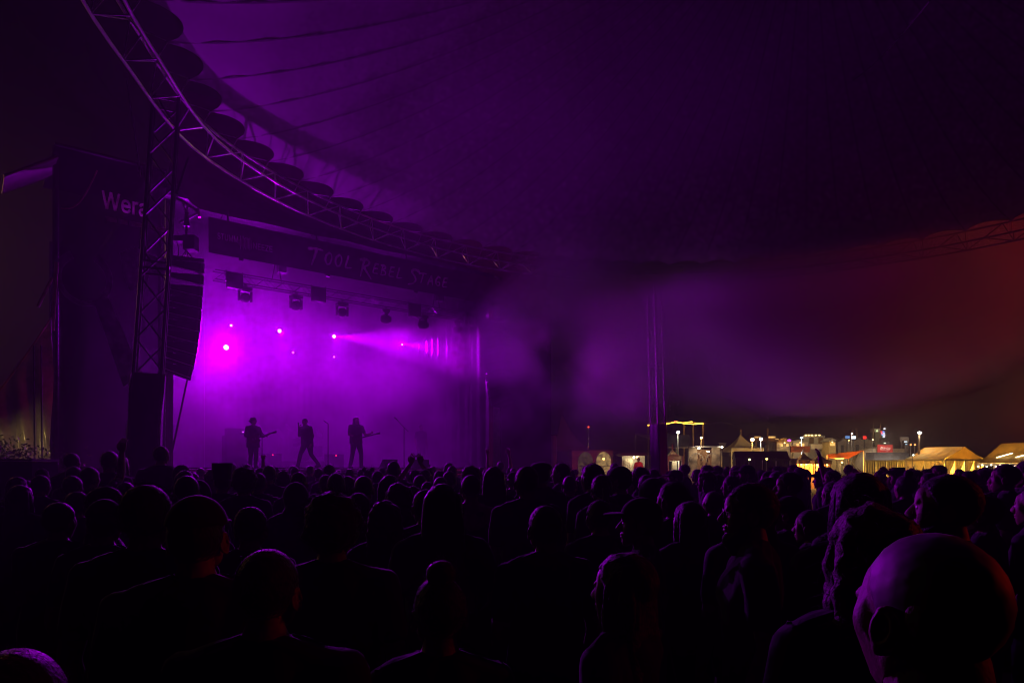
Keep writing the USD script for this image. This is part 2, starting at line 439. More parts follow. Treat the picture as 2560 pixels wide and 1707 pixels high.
# the two scrim-clad wings
wl = thing('stage_wing', 'dark scrim clad tower left of the stage with large pale lettering', 'stage wing')
sb = -1.2
sa = S_at(52, 400, 0)[0]
top0 = S_at(59, 163, -.1)[1]
for s_ in (sa + .12, sb - .12):
    obj('scaffold_post', MB().rod(S(s_, .12, 0), S(s_, .12, 10.8), .05), M['steel'], wl)
g = np.stack([[S(sa + .08 - 1.2 * q, w, top0 - .86 * q ** .9) for w in np.linspace(-.5, .9, 4)] for q in np.linspace(0, 1, 6)])
obj('roof_sheet', MB().sheet(g, .03), M['tarp'], wl, smooth=40)
obj('roof_edge', MB().rod(S(sa + .08, -.52, top0 + .02), S(sa - 1.12, -.52, top0 - .84), .05), M['tarp'], wl)
obj('top_sheet', MB().box(S((sa + sb) / 2 + .05, 1.8, 10.95), (sb - sa, 3.9, .05), AX), M['fascia'], wl)


import shapely
from shapely import affinity, ops


def text_shape(text, height, sx, bold=True):
    m = meshkit.text_mesh(text, height, .01, bold)
    f = m.faces[m.face_normals[:, 2] > .9]
    g = shapely.union_all([shapely.Polygon(m.vertices[t][:, :2]).buffer(.0004) for t in f]).simplify(.002)
    return affinity.scale(g, sx, 1, origin=(0, 0))


def plate(name, shape, w, mt, parent, th=.004):
    """A flat printed shape given in stage coordinates (along the front, up), w metres behind the front."""
    mb = MB()
    for g in getattr(shape, 'geoms', [shape]):
        if g.area > 1e-5:
            m = trimesh.creation.extrude_polygon(g, th, engine='earcut'); v = m.vertices
            mb.add(S(0, w, 0) + np.outer(v[:, 0], U) + np.outer(v[:, 1], Z) + np.outer(v[:, 2], W), m.faces[:, ::-1])
    return obj(name, mb, mt, parent, smooth=False)


def lettering(text, s0, z0, w, height, name, mt, parent, bold=True, depth=.008, shear=0., sx=1.):
    m = meshkit.text_mesh(text, height, depth, bold)
    v = m.vertices.copy(); v[:, 0] = v[:, 0] * sx + v[:, 1] * shear
    q = S(s0, w, z0) + np.outer(v[:, 0], U) + np.outer(v[:, 1], Z) - np.outer(v[:, 2], W)
    return obj(name, (q, m.faces), mt, parent, smooth=False)


sw, zw = S_at(101, 207, -.09)
se = S_at(147, 207, -.09)[0]
tx = text_shape('Wera', .5, 1.); tx = affinity.translate(affinity.scale(tx, (se - sw) / (tx.bounds[2] - tx.bounds[0]), 1, origin=(0, 0)), sw, zw)
for g in sorted(tx.geoms, key=lambda g: g.bounds[0]):
    plate('letter', g.buffer(-.003), -.083, M['letter'], wl)
plate('front_scrim', shapely.box(sa, .02, sb, 10.9) - tx, -.05, M['scrim'], wl, .006)
for i, (q, l) in enumerate(((0., .28), (.36, .2), (.62, .5), (1.2, .42), (1.68, .3))):
    obj('small_print', MB().box(S(sw + .12 + q + l / 2, -.088, zw - .3 - .0 * q), (l, .008, .13), AX), M['faint'], wl)
# printed tool picture: an open ring with a shank
arc = MB()
cs, cz = S_at(84, 277, -.085)
for i in range(30):
    a, b = math.radians(120 + i * 10), math.radians(130 + i * 10)
    for r0, r1 in ((.50 + .10 * math.sin(i / 29 * math.pi), .72),):
        pts = [(r0, a), (r1, a), (r1, b), (r0, b)]
        v = [S(cs + r * math.cos(t), -.083, cz + 1.15 * r * math.sin(t)) for r, t in pts]; v += [p - W * .006 for p in v]
        arc.add(v, [[0, 1, 2, 3], [4, 7, 6, 5], [0, 4, 5, 1], [2, 6, 7, 3]])
obj('printed_ring', arc, M['faint'], wl, smooth=False)
obj('printed_shank', MB().prism([(.25, -.72), (.62, -.5), (1.5, -2.7), (1.0, -3.1)], S(cs, -.083, cz), U, Z, -W * .006), M['faint'], wl, smooth=False)
obj('printed_figure', MB().prism([(.9, .9), (1.3, 1.15), (1.9, .95), (2.5, 1.0), (2.4, .55), (1.7, .35), (1.6, -.1), (1.15, -.2), (1.0, .3)], S(cs, -.083, cz), U, Z, -W * .006), M['faint'], wl, smooth=False)
rope = [P(61 + 36 * q, 208 - 38 * q + 13 * math.sin(q * 3.14), 18.6) for q in np.linspace(0, 1, 10)]
tag(obj('rope', MB().tube(rope, .02), M['wood']), 'slack pale rope hanging across the upper corner of left stage wing', 'rope')

wr = thing('stage_wing', 'dark scrim clad tower right of the stage half lost in smoke', 'stage wing')
obj('front_scrim', MB().box(S(13.45, -.05, 5.45), (2.9, .06, 10.9), AX), M['black'], wr)
obj('side_scrim', MB().box(S(14.87, 1.8, 5.4), (.06, 3.6, 10.8), AX), M['black'], wr)

# ------------------------------------------------------------------ name banner over the opening
bn = thing('stage_banner', 'long dark name banner with brush lettering hung across stage front', 'banner')
for s_ in (.6, 3.6, 7.2, 10.4):
    obj('hanger', MB().rod(S(s_, -.35, 9.7), S(s_ + .02, -.2, 10.1), .03, n=6).rod(S(s_ - .25, -.3, 9.7), S(s_ - .02, -.15, 10.1), .012, n=5), M['blackmetal'], bn)
    obj('bottom_clip', MB().box(S(s_ + .4, -.36, 8.55), (.14, .07, .08), AX), M['blackmetal'], bn)
STROKES = {  # brush letters on a unit cell, several strokes each
    'T': [[(-.12, .92), (.3, 1.0), (.72, .98)], [(.36, 1.0), (.22, .5), (.05, .02)]],
    'O': [[(.42, .98), (.15, .75), (.06, .35), (.22, .03), (.45, .12), (.62, .55), (.58, .9), (.42, .98)]],
    'L': [[(.35, 1.0), (.2, .5), (.06, .06), (.3, .08), (.62, .14)]],
    'R': [[(.3, 1.0), (.18, .5), (.02, -.1)], [(.05, .9), (.45, 1.0), (.66, .82), (.5, .6), (.2, .5)], [(.24, .5), (.45, .2), (.72, -.15)]],
    'E': [[(.3, .95), (.16, .5), (.04, .06), (.5, .1)], [(.3, .95), (.62, .98)], [(.18, .52), (.52, .56)]],
    'B': [[(.28, 1.0), (.16, .5), (.03, .02)], [(.1, .95), (.5, .95), (.55, .74), (.2, .54), (.55, .42), (.5, .12), (.03, .02)]],
    'S': [[(.72, .92), (.35, .98), (.16, .8), (.4, .55), (.5, .3), (.3, .05), (-.08, -.05)]],
    'A': [[(.0, .02), (.22, .5), (.45, .98), (.5, .5), (.55, .0)], [(.14, .35), (.55, .4)]],
    'G': [[(.6, .88), (.38, .98), (.12, .6), (.12, .2), (.35, .03), (.56, .2), (.56, .42), (.32, .42)]],
}


def brush(ch, s0, z0, h):
    """The outline of one brush letter."""
    parts = []
    for stroke in STROKES[ch]:
        p = V(stroke)
        t = np.linspace(0, len(p) - 1, 5 * (len(p) - 1) + 1)
        q = np.stack([np.interp(t, range(len(p)), p[:, 0]), np.interp(t, range(len(p)), p[:, 1])], 1)
        for _ in range(2):
            q[1:-1] = .5 * q[1:-1] + .25 * (q[:-2] + q[2:])
        wd = .085 * (1 - .45 * np.linspace(0, 1, len(q))) * (1 + .15 * np.sin(np.arange(len(q)) * 1.9))
        parts += [shapely.LineString([a, b]).buffer(w_, quad_segs=3) for a, b, w_ in zip(q[:-1], q[1:], wd)]
    return affinity.translate(affinity.scale(shapely.union_all(parts).simplify(.004), h, h, origin=(0, 0)), s0, z0)


CUTS = []
s1, s2 = S_at(311, 250, -.38)[0], S_at(449, 280, -.38)[0]
row = [('T', 1.25), ('O', .95), ('O', .95), ('L', .95), (' ', .55), ('R', 1.25), ('E', .85), ('B', .85), ('E', .85), ('L', .85), (' ', .55), ('S', 1.25), ('T', .85), ('A', .85), ('G', .85), ('E', .85)]
wid = {1.25: .86, .95: .66, .85: .58, .55: .42}
tot = sum(wid[k] for _, k in row); unit = (s2 - s1) / tot; at_ = s1
for ch, k in row:
    if ch != ' ':
        g = brush(ch, at_, 8.92 - (.10 if k == 1.25 else 0), .58 * k * .82); CUTS.append(g); plate('brush_letter', g.buffer(-.002), -.372, M['bletter'], bn)
    at_ += wid[k] * unit
s3 = S_at(217, 240, -.38)[0]; s4 = S_at(273, 250, -.38)[0]
for txt, q, z in (('STUMM', 0., 9.07), ('NEEZE', .62, 8.98)):
    g = text_shape(txt, .2, 1.); g = affinity.translate(affinity.scale(g, (s4 - s3) * .36 / (g.bounds[2] - g.bounds[0]), 1, origin=(0, 0)), s3 + (s4 - s3) * q, z)
    CUTS.append(g); plate('sponsor_lettering', g.buffer(-.002), -.372, M['bfaint'], bn)
for i in range(10):
    hgt = .18 + .3 * abs(math.sin(i * 1.7)); q = s3 + (s4 - s3) * (.375 + i * .024)
    g = shapely.box(q, 9.1 - hgt / 2, q + .024, 9.1 + hgt / 2); CUTS.append(g); plate('sponsor_bar', g.buffer(-.001), -.372, M['bfaint'], bn)
plate('banner_cloth', shapely.box(0, 8.585, 12.5, 9.715) - shapely.union_all(CUTS), -.37, M['banner'], bn)

# ------------------------------------------------------------------ lighting truss with moving heads, blinders and hoists
TW = 1.5
lt = thing('lighting_truss', 'straight box truss of lamps hung inside the stage opening', 'truss')
sA, zA = S_at(215, 271.5, TW); _, zB = S_at(215, 279.5, TW); sE, zE = S_at(465, 311, TW)
zA, zB = (zA + zE) / 2 + .02, (zA + zE) / 2 - .30
for z, w in ((zA, TW), (zA, TW + .3), (zB, TW), (zB, TW + .3)):
    obj('chord', MB().rod(S(sA, w, z), S(sE, w, z), .026), M['darktruss'], lt)
nb = 30
for i in range(nb):
    a, b = sA + (sE - sA) * i / nb, sA + (sE - sA) * (i + 1) / nb
    for w in (TW, TW + .3):
        p, q = (zA, zB) if i % 2 else (zB, zA)
        obj('brace', MB().rod(S(a, w, p), S(b, w, q), .011, n=5), M['darktruss'], lt)
for s_ in (S_at(278, 270, TW)[0], S_at(438, 300, TW)[0]):
    hst = thing('chain_hoist', 'chain hoist above the lighting truss ' + ('near its left third' if s_ < 5 else 'near its right end'), 'hoist')
    obj('motor_body', MB().box(S(s_ + .18, TW + .15, zA + .55), (.28, .26, .42), AX), M['cabinet'], hst)
    for k in (-1, 1):
        obj('chain', MB().rod(S(s_, TW + .15, zA + .9), S(s_ + .18 * k, TW + .15, zA), .02, n=6).rod(S(s_, TW + .15, zA + .9), S(s_, TW + .15, 10.4), .016, n=6), M['rubber'], hst)


def build_head(t):
    obj('clamp', MB().box((0, 0, -.06), (.08, .1, .12)).rod((-.12, 0, -.1), (.12, 0, -.1), .025), M['blackmetal'], t)
    obj('base_box', MB().tm(trimesh.creation.box([.42, .3, .1], trimesh.transformations.translation_matrix([0, 0, -.17]))).box((0, 0, -.24), (.3, .2, .06)), M['cabinet'], t)
    for k in (-1, 1):
        obj('yoke_arm', MB().box((k * .215, 0, -.42), (.05, .12, .36)), M['cabinet'], t)
    hd = MB()
    prof = [(0.0, -.2), (.12, -.19), (.165, -.1), (.17, .02), (.15, .14), (.1, .2), (0., .21)]
    n = 16
    v = [[r * math.cos(a), z_, r * math.sin(a) - .48] for r, z_ in prof for a in np.arange(n) * 2 * math.pi / n]
    f = [[i * n + j, i * n + (j + 1) % n, (i + 1) * n + (j + 1) % n, (i + 1) * n + j] for i in range(len(prof) - 1) for j in range(n)]
    hd.add(v, f)
    hb = obj('lamp_head', hd, M['cabinet'], t, smooth=50)
    obj('lens', MB().rod((0, -.205, -.48), (0, -.225, -.48), .11, n=16), M['glass'], hb)


HEADS = [(245, 295, 0, 'leftmost'), (296, 301.6, 8, 'second from left'), (342, 307.5, -5, 'third from left'), (385.5, 314.4, 70, 'fourth from left, turned aside'), (423, 320, 88, 'narrow fifth from left seen edge-on'), (458, 325, 55, 'rightmost')]
h0 = None
for px, py, yaw, w in HEADS:
    s_, z = S_at(px, py, TW + .1); o = S(s_, TW + .1, 0); lab = f'round moving head lamp hanging under the lighting truss, {w}'
    rz = math.degrees(math.atan2(U[1], U[0])) + yaw
    if h0 is None:
        h0 = thing('moving_head', lab, 'stage light', (o[0], o[1], zB), rz); build_head(h0)
    else:
        copy_of(h0, (o[0], o[1], zB), rz, lab)
b0 = None
for px, py, w in ((234, 278.6, 'left end'), (318, 293, 'left of middle'), (414, 310, 'right of middle'), (469.6, 321, 'right end, tilted')):
    s_, z = S_at(px, py, TW - .15); o = S(s_, TW - .2, zB - .02); lab = f'square dark blinder lamp box on the lighting truss, {w}'
    rz = math.degrees(math.atan2(U[1], U[0])) + (18 if 'tilted' in w else 0)
    if b0 is None:
        b0 = thing('blinder_lamp', lab, 'stage light', o, rz)
        obj('housing', MB().box((0, 0, .0), (.52, .16, .52)), M['cabinet'], b0)
        for i in (-1, 1):
            for j in (-1, 1):
                obj('lens', MB().rod((i * .12, -.08, j * .12), (i * .12, -.1, j * .12), .095, n=14), M['glass'], b0)
        for k in (-1, 1):
            obj('bracket', MB().box((k * .28, .02, .15), (.03, .05, .4)), M['blackmetal'], b0)
    else:
        copy_of(b0, o, rz, lab)
cable = [S(S_at(469, 326, TW)[0], TW, zB - .1 - q * 4.6) + U * .03 * math.sin(q * 5) for q in np.linspace(0, 1, 8)]
tag(obj('hanging_cable', MB().tube(cable, .022), M['rubber']), 'dark cable hanging straight down from right end of lighting truss', 'cable')

# ------------------------------------------------------------------ stage lamps at the back, lit
LAMPS = [  # pixel, depth behind the front, power, aim pixel offset, cone, lens radius
    (226, 347, 6.2, 1500, None, .10, 'large white-pink lamp lowest at left'), (231, 325, 6.6, 380, None, .05, 'small lamp high at left'),
    (279.5, 330.5, 6.6, 800, None, .075, 'pink lamp second from left'), (334, 336, 6.6, 900, (60, 3), .075, 'pink one in the middle, beam rightward'),
    (293, 352, 7.0, 260, None, .04, 'tiny lamp low left of middle'), (334, 356.5, 7.0, 130, None, .03, 'faintest tiny lamp below middle'),
    (402, 344, 6.9, 1100, (60, 2), .05, 'rightmost, throwing a wide beam right')]
POW, AIM = 2.15, V([-7.0, 15., 6.6])
for px, py, w, pw, cone, lr, lb in LAMPS:
    s_, z = S_at(px, py, w); o = S(s_, w, z)
    t = thing('spot_lamp', 'lit stage lamp at the back: ' + lb, 'stage light')
    d = -o + V([0, 0, 1.7]); d /= np.linalg.norm(d)
    if cone:
        tgt = P(px + cone[0], py + cone[1], o[1] - 1.0); d2 = (tgt - o) / np.linalg.norm(tgt - o)
    obj('can', MB().rod(o - d * .35, o - d * .02, .09, lr + .03, 14), M['cabinet'], t)
    obj('lens', MB().rod(o - d * .02, o, lr, n=16), glow(f'lamp_lens_{int(px)}_{int(py)}', (1., .35, 1.), 14 if lr > .06 else 7), t)
    obj('yoke', MB().box(o - d * .2 + Z * .16, (.26, .06, .03), AX).rod(o - d * .2 + Z * .16, o - d * .2 + Z * .5, .02), M['blackmetal'], t)
    if cone:
        lamp_light(t, o + d2 * .12, pw * POW * (8.5 if px < 400 else 9.), (.55, 0, 1.), .05, 14, V([10.5, 24.5, 5.0]), 1.)
        lamp_light(t, o + d * .12, pw * POW * .7, PURPLE, .05, 38, V([-3.5, 18., 5.]), .8)
    else:
        lamp_light(t, o + d * .12, pw * POW, PURPLE, .05, 38, AIM, .8)
    if lr > .06:      # the wide wash that these three throw down on the stage
        lamp_light(t, o + d * .14, pw * POW * .38, PURPLE, .05, 52, S(s_ + (1.6 if px > 240 else -3.2), .6, 1.5 if px > 240 else 3.5), .9)
bt = thing('rear_truss', 'dim box truss at the back of the stage that carries the lit lamps', 'truss')
for z in (7.95, 8.25):
    obj('chord', MB().rod(S(SL + .4, 6.75, z), S(SR - .4, 6.75, z), .026), M['darktruss'], bt)
for i in range(24):
    a, b = SL + .4 + (SR - SL - .8) * i / 24, SL + .4 + (SR - SL - .8) * (i + 1) / 24
    obj('brace', MB().rod(S(a, 6.75, 7.95 if i % 2 else 8.25), S(b, 6.75, 8.25 if i % 2 else 7.95), .011, n=5), M['darktruss'], bt)
# ------------------------------------------------------------------ smoke
SMX = usdkit.material(stage, '/World/Looks/stage_smoke', {
    'g': ('geometry', {}), 'n': ('noise_texture', {'scale': .42, 'detail': 2., 'roughness': .5}),
    'r': ('map_range', {'from_min': .3, 'from_max': .72, 'to_min': .012, 'to_max': .07, 'clamp': True}),
    'o': ('vector_math', {'math_type': 'subtract', 'vector2': tuple(F0)}), 'd': ('vector_math', {'math_type': 'dot_product', 'vector2': tuple(W)}),
    'm': ('map_range', {'from_min': 6.4, 'from_max': 3.6, 'to_min': .06, 'to_max': 1., 'clamp': True}),
    's': ('separate_xyz', {}), 'h': ('map_range', {'from_min': 2.2, 'from_max': 7.5, 'to_min': 2.2, 'to_max': .5, 'clamp': True}),
    'x': ('math', {'math_type': 'multiply'}), 'y': ('math', {'math_type': 'multiply'}),
    'p': ('principled_volume', {'color': (.92, .92, .92), 'anisotropy': .15})},
    [('g.position', 'n.vector'), ('n.fac', 'r.value'), ('g.position', 'o.vector1'), ('o.vector', 'd.vector1'), ('d.value', 'm.value'), ('g.position', 's.vector'), ('s.z', 'h.value'),
     ('r.result', 'x.value1'), ('m.result', 'x.value2'), ('x.value', 'y.value1'), ('h.result', 'y.value2'), ('y.value', 'p.density')], volume='p.volume')
obj('smoke', MB().box(S((SL - 2.2 + SR) / 2, 4.3, (DECK + 10.4) / 2), (SR - SL + 1.9, 7.4, 8.6), AX), SMX, smooth=False, kind='stuff', label='thick purple smoke filling the stage')
smoke('smoke', (1.9, 25.4, 5.2), (4.4, 2.6, 4.6), .55, .30, .40, .72, 'smoke drifting low off the right end of the stage', seed=1)
smoke('smoke', (1.5, 14.5, 10.6), (11.0, 8.5, 4.4), .045, .16, .34, .72, 'thin smoke drifting under the tent roof before the stage', seed=13)
smoke('smoke', (9.5, 23.5, 8.2), (10.5, 4.5, 5.2), .85, .14, .36, .70, 'wide smoke bank drifting right of the stage', seed=5)
smoke('smoke', (19.0, 27.5, 7.5), (13.0, 5.5, 5.8), .30, .17, .42, .64, 'reddish smoke bank farther right over the tents', seed=9)

# ------------------------------------------------------------------ line arrays
def array_of_speakers(t, n=10):
    """Front of the cabinets towards +x, hung from the origin downwards."""
    obj('flying_frame', MB().box((-.3, 0, -.03), (.95, .66, .05)).box((-.3, .27, .02), (.95, .05, .08)).box((-.3, -.27, .02), (.95, .05, .08)), M['blackmetal'], t)
    ang, p = math.radians(3), V([.17, -.08])
    for i in range(n):
        ang_i = ang
        d = V([math.cos(-ang_i), math.sin(-ang_i)]); nn = V([d[1], -d[0]])  # forward and down
        H, Lg = .315, .88
        q = [p, p + nn * H, p + nn * (H * .74) - d * Lg, p + nn * (H * .26) - d * Lg]
        q = [V([a[0], a[1]]) for a in q]
        cb = MB()
        v = [(a[0], y, a[1]) for y in (-.36, .36) for a in q]
        cb.add(v, [[0, 1, 2, 3], [4, 7, 6, 5], [0, 4, 5, 1], [1, 5, 6, 2], [2, 6, 7, 3], [3, 7, 4, 0]])
        c = obj('speaker_cabinet', cb, M['cabinet'], t, smooth=False)
        m_ = (q[0] + q[1]) / 2 + d * .012
        ax = V([[d[0], 0, d[1]], [0, 1, 0], [-d[1], 0, d[0]]])
        obj('front_grille', MB().box((m_[0], 0, m_[1]), (.02, .68, H - .03), ax), M['grille'], c, smooth=False)
        obj('edge_rail', MB().rod((q[1][0], -.37, q[1][1] + .01), (q[2][0], -.37, q[2][1] + .01), .011, n=6), M['truss'], c)
        for y in (-.365, .365):
            obj('rigging_plate', MB().box(((q[0] + q[1])[0] / 2 - d[0] * .06, y, (q[0] + q[1])[1] / 2), (.05, .02, H * .9), ax), M['blackmetal'], c, smooth=False)
        p = p + nn * (H + .03)
        ang += math.radians(.3 if i < 5 else 2.3)


LA = P(197.5, 262.5, 20.3)
la = thing('line_array', 'curved stack of black speaker cabinets hanging left of the stage opening', 'loudspeakers', LA, 25)
array_of_speakers(la)
copy_of(la, P(491, 322, 28.0), 150, 'hazy curved speaker stack hanging at the smoky right edge of the stage')
ho = thing('chain_hoist', 'black chain hoist motor above the left hanging speaker stack', 'hoist')
c_ = P(186, 243, 20.3)
obj('motor_body', MB().box(c_ + V([.14, 0, 0]), (.34, .3, .42)), M['cabinet'], ho)
obj('chain_bag', MB().box(c_ + V([-.2, 0, .12]), (.34, .26, .16)), M['cabinet'], ho)
obj('hook', MB().rod(c_ + V([0, 0, .2]), P(186.5, 226, 20.3), .035).rod(P(186.5, 226, 20.3), P(186.5, 212, 20.3), .09, .05), M['blackmetal'], ho)
for k in (-9, -3, 3, 9):
    obj('lifting_sling', MB().rod(c_ + V([0, 0, -.2]), P(186.5 + k, 262, 20.3 + (.25 if k % 2 else -.2)), .014, n=6), M['rubber'], ho)
obj('loop_cable', MB().tube([P(176 + 2.5 * math.sin(q * 3.1), 240 + q * 22, 20.2) for q in np.linspace(0, 1, 8)], .012), M['rubber'], ho)
ou = thing('outrigger_truss', 'triangular outrigger truss under the stage roof corner above speaker hoist', 'truss')
for a, b, r in (((181, 200), (199, 212), .05), ((199, 212), (180, 222), .035), ((183, 203), (187, 214), .03), ((188, 203), (187, 214), .03), ((198, 208), (199, 217), .04), ((181, 200), (172, 196), .05)):
    obj('truss_bar', MB().rod(P(*a, 20.5), P(*b, 20.5), r), M['truss'], ou)
for a, b, lb in (((172.5, 379), (170.8, 462), 'straight dark rope from bottom of left speaker stack'), ((187, 379.5), (171.8, 452), 'slanting dark rope from bottom of left speaker stack')):
    tag(obj('tie_rope', MB().rod(P(*a, 20.3), P(*b, 19.9), .028), M['rubber']), lb, 'rope')

# ------------------------------------------------------------------ things on the stage
def on_stage(px, w):
    s_ = S_at(px, 466, w)[0]
    return S(s_, w, DECK)


o = on_stage(237, 3.0)
ab = thing('amp_stack', 'tall dim speaker cabinet with amplifier behind the left guitarist', 'amplifier')
obj('cabinet', MB().box(o + Z * .62, (.95, .5, 1.22), AX), M['cabinet'], ab); obj('grille_cloth', MB().box(o + Z * .62 - W * .26, (.87, .02, 1.1), AX), M['grille'], ab)
hd_ = obj('amp_head', MB().box(o + Z * 1.37, (.8, .34, .26), AX), M['cabinet'], ab)
obj('pilot_light', MB().blob(o + Z * 1.37 + U * .15 - W * .18, (.02,) * 3, 1), glow('pilot_glow', (1., .5, .8), 6), hd_)
for px, w, lb in ((271, 3.4, 'low amplifier with tiny red light behind the singer'), (334, 3.4, 'low amplifier with tiny red light beside the middle microphone stand')):
    o = on_stage(px, w); a_ = thing('guitar_amp', lb, 'amplifier')
    obj('cabinet', MB().box(o + Z * .3, (.7, .35, .58), AX), M['cabinet'], a_); obj('grille_cloth', MB().box(o + Z * .28 - W * .18, (.62, .02, .46), AX), M['grille'], a_)
    obj('pilot_light', MB().blob(o + Z * .54 - W * .19, (.018,) * 3, 1), glow(f'red_pilot_{px}', (1., .02, .05), 6), a_)
o = on_stage(300, 4.6)
dk = thing('drum_kit', 'dim drum kit with tilted cymbals behind the singer', 'drum kit')
obj('riser', MB().box(o + Z * .15, (2.6, 2.0, .3), AX), M['deck'], dk)
obj('bass_drum', MB().rod(o + Z * .62 - W * .5, o + Z * .62, .3, n=20), M['cabinet'], dk)
for q in (-.25, .25):
    obj('tom_drum', MB().rod(o + U * q + Z * .98 - W * .3, o + U * q + Z * 1.2 - W * .2, .16, n=16), M['cabinet'], dk)
obj('floor_tom', MB().rod(o + U * .75 + Z * .5, o + U * .75 + Z * .95, .22, n=16), M['cabinet'], dk)
for q, z, r in ((-.85, 1.45, .24), (.8, 1.55, .24), (-.5, 1.7, .2), (.45, 1.72, .2)):
    st_ = obj('cymbal_stand', MB().rod(o + U * q + Z * .3, o + U * q + Z * z, .015), M['steel'], dk)
    obj('cymbal', MB().rod(o + U * q + Z * z, o + U * (q + .03) + Z * (z + .02), r, .05, 18), M['truss'], st_)


def mic_stand(px, w, py_top, boom, label):
    o = on_stage(px, w); t = thing('microphone_stand', label, 'microphone stand')
    zt = EYE + (HZ - py_top) / FOC * o[1]
    obj('foot_plate', MB().rod(o, o + Z * .03, .14, n=18), M['blackmetal'], t)
    if boom:
        j = V([o[0], o[1], zt - .35]); e = j - U * .42 + Z * .36
        obj('pole', MB().rod(o, j, .016), M['blackmetal'], t); obj('boom_arm', MB().rod(j + U * .2 - Z * .17, e, .012), M['blackmetal'], t)
    else:
        j = V([o[0], o[1], zt - .06]); e = j - U * .12 + Z * .07
        obj('pole', MB().rod(o, j, .018), M['blackmetal'], t)
    m_ = obj('microphone', MB().rod(e - U * .05 + Z * .03, e + U * .13 - Z * .08, .022, .016), M['blackmetal'], t)
    obj('mic_head', MB().blob(e - U * .06 + Z * .035, (.03, .03, .03)), M['steel'], m_)
    return t


mic_stand(328, 1.0, 421.5, False, 'straight microphone stand in the middle of the stage')
mic_stand(404, .8, 418, True, 'microphone stand with slanting boom right of the long-haired bassist')
mic_stand(262, 1.0, 422, True, 'microphone stand in front of the left guitarist')
for px, lb in ((392, 'low wedge monitor at stage front right of the bassist'), (424, 'low wedge monitor at stage front far right')):
    o = on_stage(px, .45); wd = thing('wedge_monitor', lb, 'stage monitor')
    obj('monitor_body', MB().prism([(-.3, 0), (.3, 0), (.3, .16), (-.3, .16)], o, U, Z, W * .1).prism([(0, 0), (.45, 0), (.12, .36), (0, .36)], o - U * .3 + W * .1, W, Z, U * .6), M['cabinet'], wd)
    obj('monitor_grille', MB().prism([(.44, .02), (.455, .03), (.14, .365), (.125, .36)], o - U * .27 + W * .1, W, Z, U * .54), M['grille'], wd)
# ------------------------------------------------------------------ people
ICO = trimesh.creation.icosphere(1).vertices
ICO2 = trimesh.creation.icosphere(2)


def mani(mesh):
    return m3.Manifold(m3.Mesh(vert_properties=np.asarray(mesh.vertices, np.float32), tri_verts=np.asarray(mesh.faces, np.uint32)))


def hull(*sph):
    return m3.Manifold.hull_points(np.vstack([ICO * r + V(c) for c, r in sph]).astype(float))


def chain(js):
    return [hull(a, b) for a, b in zip(js[:-1], js[1:])]


def ell(c, r):
    return m3.Manifold.hull_points(ICO2.vertices * V(r) + V(c))


def union(ms):
    return m3.Manifold.batch_boolean(ms, m3.OpType.Add)


def tri_of(m):
    k = m.to_mesh()
    t = trimesh.Trimesh(k.vert_properties[:, :3], k.tri_verts, process=True)
    t.merge_vertices()
    return t


def soft(m, length, it=8):
    t = tri_of(m.refine_to_length(length))
    trimesh.smoothing.filter_taubin(t, lamb=.5, nu=.52, iterations=it)
    return t


def rot(a, ax):
    return trimesh.transformations.rotation_matrix(math.radians(a), ax)[:3, :3]


def head_mesh(fine=.016, ears=True, broad=False):
    p = [hull(((.044, .0, -.05), .030), ((-.044, .0, -.05), .030), ((.042, -.045, .02), .034), ((-.042, -.045, .02), .034), ((0, .05, -.085), .035))] if broad else []
    p += [ell((0, -.012, .03), (.074, .095, .088)),
         hull(((0, .05, .045), .045), ((.04, .048, -.008), .033), ((-.04, .048, -.008), .033), ((.047, .005, -.055), .024), ((-.047, .005, -.055), .024), ((0, .07, -.094), .023)),
         hull(((.034, .08, .024), .0125), ((-.034, .08, .024), .0125)),
         hull(((0, .088, .014), .010), ((0, .113, -.022), .0125), ((.014, .098, -.028), .0095), ((-.014, .098, -.028), .0095)),
         hull(((.02, .088, -.052), .0085), ((0, .095, -.051), .0085), ((-.02, .088, -.052), .0085)),
         hull(((.018, .087, -.064), .0085), ((0, .093, -.065), .009), ((-.018, .087, -.064), .0085))]
    if ears:
        for k in (-1, 1):
            e = ell((0, 0, 0), (.010, .023, .034)) - ell((k * .010, .006, .002), (.010, .0135, .022))
            rim = [hull(((k * .003, .021 * math.sin(a), .031 * math.cos(a)), .0042), ((k * .003, .021 * math.sin(b), .031 * math.cos(b)), .0042)) for a, b in zip(np.linspace(.6, -3.0, 9)[:-1], np.linspace(.6, -3.0, 9)[1:])]
            fold = [hull(((k * .004, -.010, .018), .0035), ((k * .005, -.008, -.012), .004)), hull(((k * .002, .016, -.004), .005), ((k * .002, .014, .004), .004)), hull(((0, .004, -.030), .009), ((0, .008, -.024), .008))]
            e = union([e] + rim + fold)
            p.append(e.rotate([12, 0, k * -24]).translate([k * .080, -.014, -.006]))
            p.append(hull(((k * .074, .0, -.02), .010), ((k * .070, .004, .01), .012)))
    return soft(union(p), fine, 5)


